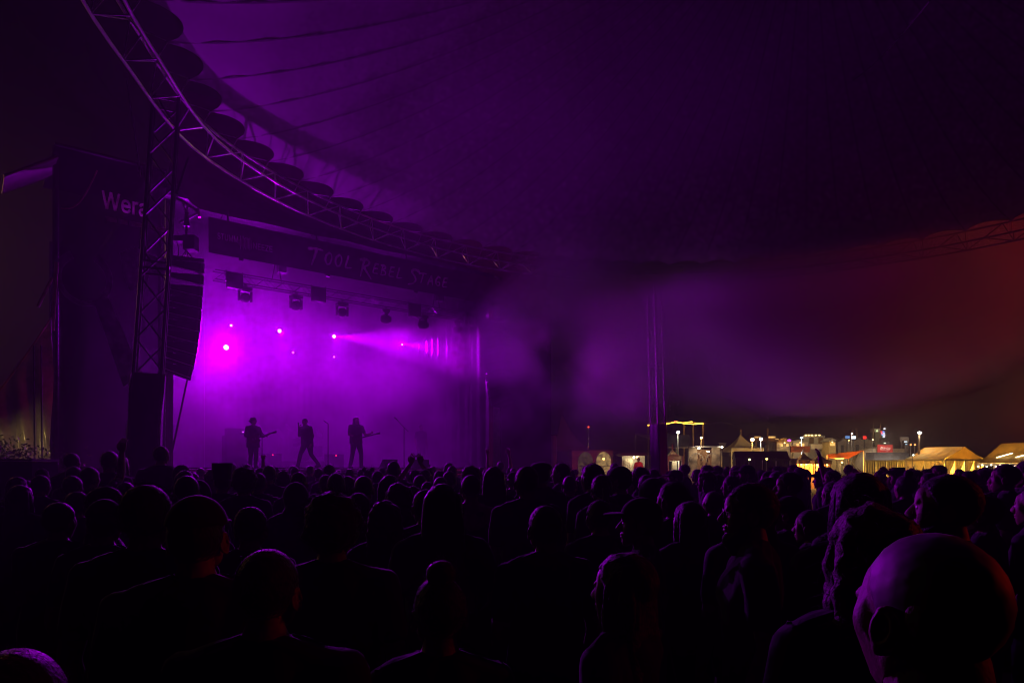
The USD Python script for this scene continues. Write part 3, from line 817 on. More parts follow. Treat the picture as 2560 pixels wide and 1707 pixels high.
def hand(w, d, n, side, curl=.35, fist=False, horns=False):
    """A hand from wrist w along d; n is the palm's normal, side +1 or -1 the thumb's side."""
    d = V(d, float) / np.linalg.norm(d); n = V(n, float) - d * np.dot(n, d); n /= np.linalg.norm(n); s = np.cross(d, n) * side
    B = lambda x, y, z: V(w) + s * x + d * y + n * z  # noqa: E731
    ms = [hull((B(0, 0, 0), .025), (B(.03, .085, 0), .013), (B(-.032, .08, 0), .012), (B(.024, .03, 0), .015), (B(-.024, .03, 0), .015))]
    for i, (x, L) in enumerate(((.03, .072), (.010, .08), (-.011, .074), (-.031, .058))):
        c = curl * (1 + .15 * i)
        if fist or (horns and i in (1, 2)):
            c = 1.45
        a, p, js = 0., B(x, .085, 0), []
        for k, f in enumerate((.45, .32, .23)):
            js.append((p, .0095 - .0012 * k)); a += c
            p = p + (d * math.cos(a) + n * math.sin(a)) * L * f
        js.append((p, .0068)); ms += chain(js)
    ms += chain([(B(.028, .02, .004), .014), (B(.056, .045, .012), .0115), (B(.064, .075, .022), .0095), (B(.058, .096, .03), .008)])
    return ms


ARMS = {  # elbow, wrist, direction of the hand, palm normal; for the right side (x > 0)
    'down': ((.255, -.03, 1.13), (.25, .06, .88), (-.05, .15, -1), (-1, 0, 0)),
    'hip': ((.29, -.06, 1.16), (.17, .08, 1.0), (-1, .3, -.5), (0, -1, 0)),
    'fold': ((.25, .05, 1.14), (.02, .21, 1.17), (-1, .05, .15), (0, -1, 0)),
    'up': ((.27, .10, 1.66), (.25, .16, 1.92), (0, .1, 1), (0, 1, 0)),
    'fist': ((.28, .12, 1.62), (.24, .2, 1.86), (0, .1, 1), (0, 1, 0)),
    'film': ((.24, .18, 1.34), (.07, .33, 1.60), (-.2, .2, 1), (-.4, -1, 0)),
    'filmhigh': ((.25, .20, 1.58), (.07, .28, 1.84), (-.2, .1, 1), (-.4, -1, 0)),
    'neck': ((.30, .10, 1.14), (.46, .20, 1.20), (.6, .3, .6), (-.3, -1, .2)),
    'strum': ((.27, -.02, 1.15), (.05, .20, 1.02), (-.8, .2, -.4), (0, -1, 0)),
    'mic': ((.24, .10, 1.18), (.07, .21, 1.47), (-.3, -.1, 1), (-.6, -.6, 0)),
}


def make_person(t, hair='short', top='tee', arms=('down', 'down'), nod=0, turn=0, legs='stand', lean=0, skin=None, hairmat=None, beard=False, fine=False, top_mat=None, fat=1.0, eyes=True, glasses=False):
    sk, hm, tm_ = skin or M['skin'], M[hairmat] if hairmat else M['hair'], top_mat or M['tee']
    lx = rot(-lean, [1, 0, 0]); piv = V([0, 0, .95])
    bend = lambda p: (V(p) - piv) @ lx.T + piv  # noqa: E731
    f = fat
    # legs
    if legs == 'walk':
        K, A_ = [(.10, .20, .52), (-.09, -.10, .50)], [(.12, .30, .10), (-.10, -.44, .14)]
    elif legs == 'wide':
        K, A_ = [(.17, .05, .50), (-.17, .05, .50)], [(.22, -.02, .09), (-.22, -.02, .09)]
    else:
        K, A_ = [(.105, .02, .50), (-.105, .02, .50)], [(.115, -.02, .09), (-.115, -.02, .09)]
    H = [(.09, 0, .92), (-.09, 0, .92)]
    torso = [hull((bend((.155 * f, 0, 1.42)), .062), (bend((-.155 * f, 0, 1.42)), .062), (bend((0, .02, 1.30)), .115 * f), (bend((.075, .015, 1.27)), .1 * f), (bend((-.075, .015, 1.27)), .1 * f)),
             hull((bend((.075, .015, 1.27)), .1 * f), (bend((-.075, .015, 1.27)), .1 * f), (bend((.065 * f, .0, 1.05)), .1 * f), (bend((-.065 * f, .0, 1.05)), .1 * f)),
             hull((bend((.065 * f, .0, 1.05)), .1 * f), (bend((-.065 * f, .0, 1.05)), .1 * f), ((.085, -.01, .92), .1 * f), ((-.085, -.01, .92), .1 * f)),
             hull((bend((.17, 0, 1.43)), .05), (bend((-.17, 0, 1.43)), .05), (bend((0, -.012, 1.485)), .058))]
    nw = .013 if fine == 2 else 0.
    neck = [hull((bend((0, -.012, 1.46)), .06 + nw), (bend((0, .004, 1.57)), .054 + nw))]
    legm, armm, hands, sleeves, trous = [], [], [], [], []
    for i in (0, 1):
        legm += chain([(H[i], .085 * f), (K[i], .056), (A_[i], .038)])
        legm.append(hull((A_[i], .036), ((A_[i][0] * 1.1, A_[i][1] + .13, A_[i][2] - .055), .026), ((A_[i][0], A_[i][1] - .05, A_[i][2] - .05), .03)))
        trous += chain([((H[i][0], H[i][1], H[i][2]), .1 * f), (K[i], .075), (A_[i], .062)])
        k = 1 if i == 0 else -1
        e, w, d, n = ARMS[arms[i]]
        sgn = V([k, 1, 1])
        sh, e, w, d, n = bend((k * .185 * f, 0, 1.42)), bend(V(e) * sgn), bend(V(w) * sgn), V(d) * sgn, V(n) * sgn
        armm += chain([(sh, .054), (sh + (e - sh) * .5, .05), (e, .041), (e + (w - e) * .4, .04), (w, .027)])
        sleeves += chain([(sh, .07), (sh + (e - sh) * (.62 if top != 'jacket' else 1.), .064)]) + (chain([(e, .058), (e + (w - e) * .9, .046)]) if top == 'jacket' else [])
        hands += hand(w, d, n, -k if arms[i] in ('down', 'fold') else k, .3, arms[i] in ('fist', 'mic', 'strum', 'neck'), arms[i] == 'fist')
    base = soft(union(torso + neck + legm + armm), .03 if fine else .045, 8)
    hd = head_mesh(.008 if fine == 2 else .011 if fine else .02, True, fine == 2)
    RH = rot(turn, [0, 0, 1]) @ rot(-nod, [1, 0, 0]); hc = bend((0, .018, 1.625))
    place = lambda v: (np.asarray(v) @ RH.T) + hc  # noqa: E731
    hd.vertices = place(hd.vertices)
    body = union([mani(base), mani(hd)] + hands)
    bk = body.to_mesh(); bt_ = trimesh.Trimesh(bk.vert_properties[:, :3], bk.tri_verts, process=False)
    obj('body', bt_, sk, t, smooth=60)
    if eyes:
        for k in (-1, 1):
            e_ = ICO2.copy() if fine else trimesh.creation.icosphere(1); obj('eye', (place(e_.vertices * .0125 + V([k * .031, .0765, .004])), e_.faces), M['eye'], t, smooth=True)
    if glasses:
        gl = MB()
        for k in (-1, 1):
            pts = [(k * .033 + .021 * math.cos(a), .098, .006 + .017 * math.sin(a)) for a in np.linspace(0, 6.283, 13)]
            gl.tube(place(pts), .002, 5); gl.rod(place((k * .054, .096, .01)), place((k * .08, -.005, .012)), .002, n=5)
        gl.rod(place((-.012, .1, .01)), place((.012, .1, .01)), .002, n=5)
        obj('glasses', gl, M['blackmetal'], t)
    # clothes
    hem = .84 if top != 'jacket' else .74
    shirt = [ell((0, 0, 0), (1, 1, 1)).scale([.001, .001, .001])][:0]
    shirt = [hull((bend((.16 * f, 0, 1.425)), .07), (bend((-.16 * f, 0, 1.425)), .07), (bend((0, .02, 1.30)), .128 * f), (bend((.078, .015, 1.27)), .114 * f), (bend((-.078, .015, 1.27)), .114 * f)),
             hull((bend((.078, .015, 1.27)), .114 * f), (bend((-.078, .015, 1.27)), .114 * f), (bend((.07 * f, 0, 1.05)), .116 * f), (bend((-.07 * f, 0, 1.05)), .116 * f)),
             hull((bend((.07 * f, 0, 1.05)), .116 * f), (bend((-.07 * f, 0, 1.05)), .116 * f), ((.09, -.005, hem + .06), .125 * f), ((-.09, -.005, hem + .06), .125 * f)),
             hull((bend((.165, 0, 1.432)), .06), (bend((-.165, 0, 1.432)), .06), (bend((0, -.012, 1.485)), .068)),
             hull((bend((.03, -.018, 1.43)), .092), (bend((-.03, -.018, 1.43)), .092), (bend((0, .012, 1.28)), .136 * f))]
    if top == 'tank':
        shirt = shirt[1:3] + [hull((bend((.10, .0, 1.44)), .055), (bend((-.10, 0, 1.44)), .055), (bend((.07, .015, 1.27)), .118), (bend((-.07, .015, 1.27)), .118))]
    else:
        shirt += sleeves
    sm = union(shirt)
    cut = m3.Manifold.cube([2, 2, .2], True).translate([0, 0, hem - .1]); sm = sm - cut - ell(bend((0, .01, 1.545)), (.068, .075, .06))
    s_ = soft(sm, .04 if not fine else .03, 4)
    s_.vertices += s_.vertex_normals * ((meshkit.fbm(s_.vertices * V([14, 14, 6]), 3) - .5) * .022)[:, None]
    obj('hooded_top' if top == 'hood' else 'jacket' if top == 'jacket' else 'shirt', s_, tm_, t, smooth=60)
    if top == 'hood':
        hv = ell((0, -.03, .02), (.105, .125, .13)) - ell((0, .10, -.01), (.08, .10, .11)) + hull(((0, -.06, -.09), .08), ((.06, -.04, -.14), .06), ((-.06, -.04, -.14), .06))
        q = soft(hv, .03, 5); obj('hood', (place(q.vertices), q.faces), tm_, t, smooth=60)
    tr = soft(union(trous + [hull(((.088, -.008, .93), .112 * f), ((-.088, -.008, .93), .112 * f), ((.06, 0, 1.0), .11 * f), ((-.06, 0, 1.0), .11 * f))]), .06, 4)
    obj('trousers', tr, M['jeans'], t, smooth=60)
    for i in (0, 1):
        a = V(A_[i])
        obj('shoe', soft(hull((a + V([0, -.045, -.045]), .042), (a + V([a[0] * .1, .15, -.055]), .036), (a + V([0, 0, .02]), .05)), .04, 2), M['boots'], t, smooth=60)
    # hair and hats
    q0 = []
    face = m3.Manifold.hull_points(V([[x * 1.15, y, z] for x in (-.075, .075) for y, z in ((.055, .078), (.2, .09), (.2, -.2), (-.005, -.2), (.02, .02))]))
    low = m3.Manifold.cube([.4, .4, .2], True).translate([0, 0, -.165])
    cap_ = ell((0, -.015, .033), (.083, .106, .098)) - face - low

    def fuzz(q, amp, fq, seed=0):
        q.vertices += q.vertex_normals * ((meshkit.fbm(q.vertices * fq, 3, seed) - .35) * amp)[:, None]
        return q
    if hair == 'none':
        q = fuzz(soft(ell((0, -.015, .033), (.0765, .0985, .0905)) - face - low, .016 if not fine else .010, 2), .002, 60)
        obj('stubble', (place(q.vertices), q.faces), M['stubble'], t, smooth=True)
    if hair in ('short', 'crop'):
        q = fuzz(soft(cap_, .018, 2), .012 if hair == 'short' else .004, 45)
        q0.append(q.copy())
        obj('hair', (place(q.vertices), q.faces), hm, t, smooth=60)
    elif hair == 'curly':
        q = fuzz(soft(ell((0, -.02, .045), (.105, .125, .12)) - face - low, .016, 2), .05, 38)
        q0.append(q.copy())
        obj('hair', (place(q.vertices), q.faces), hm, t, smooth=60)
    elif hair in ('long', 'wavy'):
        g = ell((0, -.018, .035), (.088, .112, .10)) - face - low
        locks = [hull(((.05, -.05, .05), .045), ((-.05, -.05, .05), .045), ((.075, -.06, -.12), .035), ((-.075, -.06, -.12), .035)),
                 hull(((.075, -.06, -.12), .035), ((-.075, -.06, -.12), .035), ((.085, -.085, -.30), .03), ((-.085, -.085, -.30), .03), ((0, -.10, -.38), .022))]
        for k in (-1, 1):
            locks.append(hull(((k * .07, .0, .03), .022), ((k * .083, .01, -.1), .02), ((k * .09, -.02, -.26), .016)))
        q = fuzz(soft(union([g] + locks), .022, 3), .018 if hair == 'long' else .045, V([60, 60, 9]) if hair == 'long' else 32)
        q0.append(q.copy())
        obj('hair', (place(q.vertices), q.faces), hm, t, smooth=60)
    elif hair in ('bun', 'buns', 'tail'):
        ex = {'bun': [ell((0, -.05, .145), (.045, .045, .04))], 'buns': [ell((.07, -.02, .13), (.042, .042, .042)), ell((-.07, -.02, .13), (.042, .042, .042))],
              'tail': [hull(((0, -.10, .06), .028), ((0, -.14, .0), .03)), hull(((0, -.14, .0), .03), ((0, -.12, -.2), .018))]}[hair]
        q = fuzz(soft(union([cap_] + ex), .018, 3), .012, 45)
        q0.append(q.copy())
        obj('hair', (place(q.vertices), q.faces), hm, t, smooth=60)
    elif hair in ('cap', 'tophat', 'brim', 'flat'):
        q = fuzz(soft(ell((0, -.02, .02), (.081, .103, .09)) - face - low - m3.Manifold.cube([.4, .4, .2], True).translate([0, 0, .155]), .02, 2), .008, 45)
        obj('hair', (place(q.vertices), q.faces), hm, t, smooth=60)
        if hair == 'cap':
            h_ = ell((0, -.012, .045), (.09, .112, .098)) - m3.Manifold.cube([.4, .4, .2], True).translate([0, 0, -.048])
            vis = (ell((0, .10, .052), (.075, .09, .012)) - ell((0, .10, .040), (.09, .1, .012)))
        elif hair == 'tophat':
            h_ = m3.Manifold.cylinder(.17, .088, .104, 28).scale([1, 1.18, 1]).translate([0, -.015, .05])
            vis = m3.Manifold.cylinder(.012, .10, .10, 28).scale([1, 1.18, 1]).translate([0, -.012, .045])
        elif hair == 'flat':
            h_ = ell((0, -.012, .075), (.098, .115, .05)); vis = ell((0, .09, .06), (.07, .07, .014))
        else:
            h_ = m3.Manifold.cylinder(.10, .092, .072, 28).scale([1, 1.2, 1]).translate([0, -.012, .055])
            vis = m3.Manifold.cylinder(.01, .20, .205, 32).scale([1, 1.05, 1]).translate([0, -.01, .05])
        q = soft(h_, .02, 2); hat = obj('hat', (place(q.vertices), q.faces), M['felt'], t, smooth=50)
        q = tri_of(vis.refine_to_length(.02))
        if hair == 'brim':
            q.vertices[:, 2] += 1.4 * q.vertices[:, 0] ** 2
        obj('brim', (place(q.vertices), q.faces), M['felt'], hat, smooth=50)
    if q0:
        strands(t, place, q0[0], hm, fine, hair)
    if beard:
        b_ = hull(((.05, .012, -.05), .027), ((-.05, .012, -.05), .027), ((0, .072, -.105), .034), ((0, .055, -.15), .02)) - ell((0, .1, -.03), (.045, .06, .035))
        q = fuzz(soft(b_, .016, 2), .014, 50); obj('beard', (place(q.vertices), q.faces), hm, t, smooth=60)
    return t


def strands(t, place, q, hm, fine, hair):
    """Loose hairs standing off the hair's surface."""
    rg = np.random.default_rng(len(q.vertices)); n = 9000 if hair == 'stubble' else 1500 if fine else 420
    pts, fi = trimesh.sample.sample_surface(q, n, seed=3)
    nn = q.face_normals[fi]; L = {'stubble': .0028, 'crop': .006, 'short': .013, 'curly': .022}.get(hair, .018) * rg.uniform(.5, 1.4, n)[:, None]
    g = nn + rg.normal(0, .5, (n, 3)); g /= np.linalg.norm(g, axis=1, keepdims=True); side = rg.normal(0, 1, (n, 3)) + V([0, 0, -.6 if hair in ('long', 'tail', 'wavy') else .2])
    c = np.stack([pts - nn * .004, pts + g * L * .5 + side * L * .08, pts + g * L * .85 + side * L * .35, pts + g * L + side * L * .7], 1)
    b = UsdGeom.BasisCurves.Define(stage, numbered(path_of(t), 'loose_hair'))
    b.CreatePointsAttr([Gf.Vec3f(*map(float, x)) for x in place(c.reshape(-1, 3))]); b.CreateCurveVertexCountsAttr([4] * n); b.CreateTypeAttr('linear')
    b.CreateWidthsAttr([.0004 if hair == 'stubble' else .0007 if fine else .0013]); b.SetWidthsInterpolation('constant')
    UsdShade.MaterialBindingAPI.Apply(b.GetPrim()).Bind(hm); tag(b.GetPrim(), kind='stuff')


TOPZ = dict(short=1.762, crop=1.757, curly=1.80, long=1.765, wavy=1.78, bun=1.80, buns=1.79, tail=1.762, cap=1.772, tophat=1.845, brim=1.785, flat=1.755, bald=1.745, hood=1.775)
PROTO = {}


def stage_yaw(x, y, tx=-5., ty=27.):
    return -math.degrees(math.atan2(tx - x, ty - y))


KINDS = {  # crowd kinds: how they are built, how they read
    'short': (dict(hair='short'), 'short dark hair and black shirt', 'with short hair'),
    'stocky': (dict(hair='crop', fat=1.14, arms=('fold', 'fold')), 'cropped hair and broad shoulders', 'with cropped hair'),
    'long': (dict(hair='long', arms=('hip', 'down')), 'long straight hair', 'with long hair'),
    'wavy': (dict(hair='wavy', hairmat='brown', fat=.93), 'thick wavy hair', 'with wavy hair'),
    'curly': (dict(hair='curly', hairmat='brown'), 'bushy curly hair', 'with curly hair'),
    'cap': (dict(hair='cap', turn=15), 'a baseball cap', 'in a cap'),
    'bald': (dict(hair='none', fat=1.06, arms=('fold', 'hip')), 'a shaved head', 'with shaved head'),
    'bun': (dict(hair='bun', fat=.92), 'hair tied in a bun on top', 'with a hair bun'),
    'tail': (dict(hair='tail', fat=.94, turn=-20), 'hair tied back in a ponytail', 'with a ponytail'),
    'hood': (dict(hair='short', top='hood', top_mat='grey'), 'a raised hood', 'in a hood'),
    'brim': (dict(hair='brim'), 'a wide-brimmed hat', 'in a brimmed hat'),
    'tophat': (dict(hair='tophat'), 'a tall flat-topped hat', 'in a tall hat'),
    'flat': (dict(hair='flat', beard=True), 'a flat cap', 'in a flat cap'),
    'film': (dict(hair='short', arms=('film', 'film')), 'both hands lifted in front of the face', 'lifting both hands'),
    'filmhigh': (dict(hair='tail', arms=('filmhigh', 'filmhigh')), 'both hands held high to film', 'filming overhead'),
    'up': (dict(hair='short', arms=('up', 'down')), 'one bare arm stretched up', 'stretching an arm'),
    'up2': (dict(hair='crop', arms=('up', 'up')), 'both arms thrown up', 'with arms up'),
    'horns': (dict(hair='long', arms=('fist', 'down')), 'a hand raised in a horn sign', 'making horns'),
    'tank': (dict(hair='crop', top='tank', arms=('hip', 'fold')), 'bare shoulders in a tank top', 'in a tank top'),
    'beard': (dict(hair='short', beard=True, turn=10), 'short hair and full beard', 'with a beard'),
    'buns': (dict(hair='buns', fat=.92), 'hair in two high buns', 'with two buns'),
}
TOPK = dict(short=1.762, stocky=1.757, long=1.765, wavy=1.78, curly=1.80, cap=1.772, bald=1.745, bun=1.80, tail=1.762, hood=1.775, brim=1.785, tophat=1.845, flat=1.755, film=1.762, filmhigh=1.762, up=1.762, up2=1.757, horns=1.765, tank=1.757, beard=1.762, buns=1.79)
SPOTS, CROWD = [], []


def person(kind, x, y, sc, yaw, label, group=None, z=0.):
    SPOTS.append((x, y, sc * TOPK[kind] + z))
    if kind in PROTO:
        return copy_of(PROTO[kind], (x, y, z), yaw, label, group, sc)
    kw = dict(KINDS[kind][0])
    for k in ('top_mat',):
        if k in kw:
            kw[k] = M[kw[k]]
    t = thing('person', label, 'person', (x, y, z), yaw, group, sc)
    PROTO[kind] = t
    return make_person(t, **kw)


# --- musicians
def musician(px, w, py_top, yaw, label, **kw):
    o = on_stage(px, w); zt = EYE + (HZ - py_top) / FOC * o[1]
    return o, zt - DECK, yaw, label, kw


def guitar(name, label, nut, butt, up, long_=False):
    """An electric guitar lying along butt -> nut."""
    t = thing(name, label, 'guitar')
    a, b = V(butt, float), V(nut, float); d = (b - a) / np.linalg.norm(b - a); n = np.cross(d, up); n /= np.linalg.norm(n); u = np.cross(n, d)
    out = [(-.20, .10), (-.24, .0), (-.19, -.13), (-.05, -.17), (.06, -.11), (.14, -.15), (.2, -.1), (.13, -.05), (.12, .05), (.22, .12), (.12, .15), (.04, .11), (-.06, .16)]
    obj('guitar_body', MB().prism(out, a, d, u, n * .045), M['guitar'], t, smooth=40)
    L = .78 if long_ else .62
    nk = obj('neck', MB().box(a + d * (.1 + L / 2) + n * .03, (L, .05, .025), V([d, u, n])), M['fret'], t)
    obj('headstock', MB().prism([(0, -.03), (.16, -.05), (.18, .03), (0, .03)], a + d * (.1 + L) + n * .01, d, u, n * .025), M['guitar'], nk)
    for k in (0, 1):
        obj('pickup', MB().box(a + d * (-.08 + .1 * k) + n * .05, (.03, .08, .015), V([d, u, n])), M['blackmetal'], t)
    for k in range(4):
        obj('tuning_peg', MB().rod(a + d * (.14 + L + .035 * k) + u * .03 + n * .02, a + d * (.14 + L + .035 * k) + u * .06 + n * .02, .008, n=6), M['steel'], nk)
    return t


def local(o, yaw, sc, p):
    c, s = math.cos(math.radians(yaw)), math.sin(math.radians(yaw))
    return V([o[0] + sc * (c * p[0] - s * p[1]), o[1] + sc * (s * p[0] + c * p[1]), o[2] + sc * p[2]])


FRONT = math.degrees(math.atan2(-(-W)[0], (-W)[1]))      # yaw of somebody looking out from the stage
o = on_stage(253, .8); sc = (EYE + (HZ - 416.5) / FOC * o[1] - DECK) / 1.80
t = thing('person', 'guitarist in dark clothes with bushy hair at left of the stage', 'person', o, FRONT + 18, None, sc)
make_person(t, hair='curly', top='jacket', arms=('strum', 'neck'), legs='stand', fat=1.25)
guitar('electric_guitar', 'dark electric guitar held up by the left guitarist', local(o, FRONT + 18, sc, (-.62, .26, 1.28)), local(o, FRONT + 18, sc, (.10, .20, 1.04)), Z)
o = on_stage(307, 1.0); sc = (EYE + (HZ - 419) / FOC * o[1] - DECK) / 1.72
t = thing('person', 'striding singer in a dark jacket bending over a hand microphone', 'person', o, FRONT - 72, None, sc)
make_person(t, hair='crop', top='jacket', arms=('mic', 'down'), legs='walk', lean=7, nod=14, fat=1.3)
q = local(o, FRONT - 72, sc, (.055, .33, 1.50))
tag(obj('hand_microphone', MB().rod(q - Z * .10, q + Z * .05, .016, .02).blob(q + Z * .08, (.03, .03, .03)), M['blackmetal']), 'black microphone in the hand of the striding singer', 'microphone')
o = on_stage(356, 1.2); sc = (EYE + (HZ - 416) / FOC * o[1] - DECK) / 1.765
t = thing('person', 'bassist with long straight hair right of the singer, half in smoke', 'person', o, FRONT + 8, None, sc)
make_person(t, hair='long', arms=('strum', 'neck'), legs='wide', fat=1.2)
guitar('bass_guitar', 'long-necked bass guitar held by the long-haired bassist', local(o, FRONT + 8, sc, (-.75, .26, 1.22)), local(o, FRONT + 8, sc, (.10, .20, 1.0)), Z, True)
o = on_stage(421, 3.2); sc = (EYE + (HZ - 420) / FOC * o[1] - DECK) / 1.762
t = thing('person', 'barely visible figure deep in smoke at right side of the stage', 'person', o, FRONT, None, min(1.12, sc))
make_person(t, hair='short')

# --- the crowd: those one can tell apart, each built for itself; (px, top py, head width in px, turn beyond the stage direction, label, how)
BIG = [
    (938, 535, 138, 2, 'big bald head nearest the camera at lower right, rimmed purple and red', dict(hair='none', fine=2, fat=1.1, skin=M['tanned']), 'bald'),
    (874.5, 497, 72, -14, 'long wavy hair rimmed red, just behind the big bald head', dict(hair='wavy', hairmat='brown', fine=True, fat=.94), 'wavy'),
    (859, 471, 45, -12, 'tall person with long hair left of the bearded profile, under the orange awning', dict(hair='long', fine=True), 'long'),
    (950.5, 473, 46, 42, 'bearded man in left-facing profile under the yellow marquee', dict(hair='crop', beard=True, fine=True, nod=-3), 'crop'),
    (753, 481, 41, 62, 'man with glasses and beard in left-facing profile right of centre', dict(hair='short', beard=True, fine=True, glasses=True), 'short'),
    (727, 498, 18, 40, 'person in a raised hood lit purple, next to the man with glasses', dict(hair='short', top='hood', top_mat=M['grey'], fine=True), 'hood'),
    (643, 496, 34, 66, 'person in baseball cap facing left in profile, below the far mast', dict(hair='cap', fine=True), 'cap'),
    (674, 480, 27, 20, 'dark head with tied-back hair right of the far mast foot', dict(hair='tail', fine=True), 'tail'),
    (546, 504.5, 36, 8, 'large dark round head with neck showing, in the lower middle', dict(hair='crop', fine=True, fat=1.08), 'crop'),
    (471, 474, 20, 4, 'broad person in a tank top with purple rim on one bare shoulder', dict(hair='crop', top='tank', arms=('fold', 'fold'), fine=True, fat=1.1), 'crop'),
    (332, 490, 44, 0, 'large dark head with tousled hair below the striding singer', dict(hair='curly', fine=True, fat=1.08), 'curly'),
    (425.5, 488, 27, 6, 'dark short-haired head with wide shoulders left of the tank top', dict(hair='short', fine=True, fat=1.1), 'short'),
    (363.5, 475.6, 20.4, 10, 'smooth shaved head with pale greenish left edge below the bassist', dict(hair='none', fine=True), 'bald'),
    (527, 465.2, 23, 6, 'tall cropped head with warm lit neck, rising into the purple smoke', dict(hair='crop', fine=True, fat=1.05), 'crop'),
    (145, 482.7, 46, -6, 'large head with dark hair under the left leaning mast', dict(hair='short', fine=True, fat=1.08), 'short'),
    (104, 485, 28, -66, 'person in right-facing profile with purple lit cheek at far left', dict(hair='short', beard=True, fine=True), 'short'),
    (196, 493, 56, 0, 'very dark wide head with cap, left of the tousled head', dict(hair='cap', fine=True, fat=1.12), 'cap'),
    (12, 649, 112, 20, 'short person cut by the lower left corner, dim purple rim on hair', dict(hair='crop', fine=True), 'crop'),
    (627, 551, 56, 40, 'short person turned left, faint purple edge, lower right of the middle', dict(hair='long', fine=True, fat=.93), 'long'),
    (440, 562, 62, 0, 'short person in deep dark at the bottom middle', dict(hair='bun', fine=True, fat=.93), 'bun'),
    (160.6, 445, 12.6, 0, 'man standing raised beside the foot of the leaning mast', dict(hair='short', arms=('fold', 'hip'), fat=1.16), 'short'),
    (812, 509, 27, 30, 'round dark head with bluish rim right of the man with glasses', dict(hair='crop', fine=True), 'crop'),
]
for px, py, w, turn, lab, kw, hk in BIG:
    d = (.183 if hk == 'bald' and w > 100 else .165) * FOC / w
    top = EYE + (HZ - py) / FOC * d
    x = (px - 512) / FOC * d
    tz = TOPZ['hood' if kw.get('top') == 'hood' else hk]
    sc = top / tz; lift = 0.
    if sc > 1.12:
        lift, sc = top - 1.08 * tz, 1.08
    t = thing('person', lab, 'person', (x, d, lift), stage_yaw(x, d) + turn, None, sc)
    SPOTS.append((x, d, top))
    make_person(t, **kw)
    if lift > .02:
        fc = thing('flight_case', 'low black flight case under the man at the leaning mast', 'case', (x, d, 0))
        obj('case_body', MB().box((0, 0, lift / 2), (.8, .5, lift)), M['cabinet'], fc); obj('case_edge', MB().box((0, -.255, lift - .02), (.82, .02, .03)), M['steel'], fc)

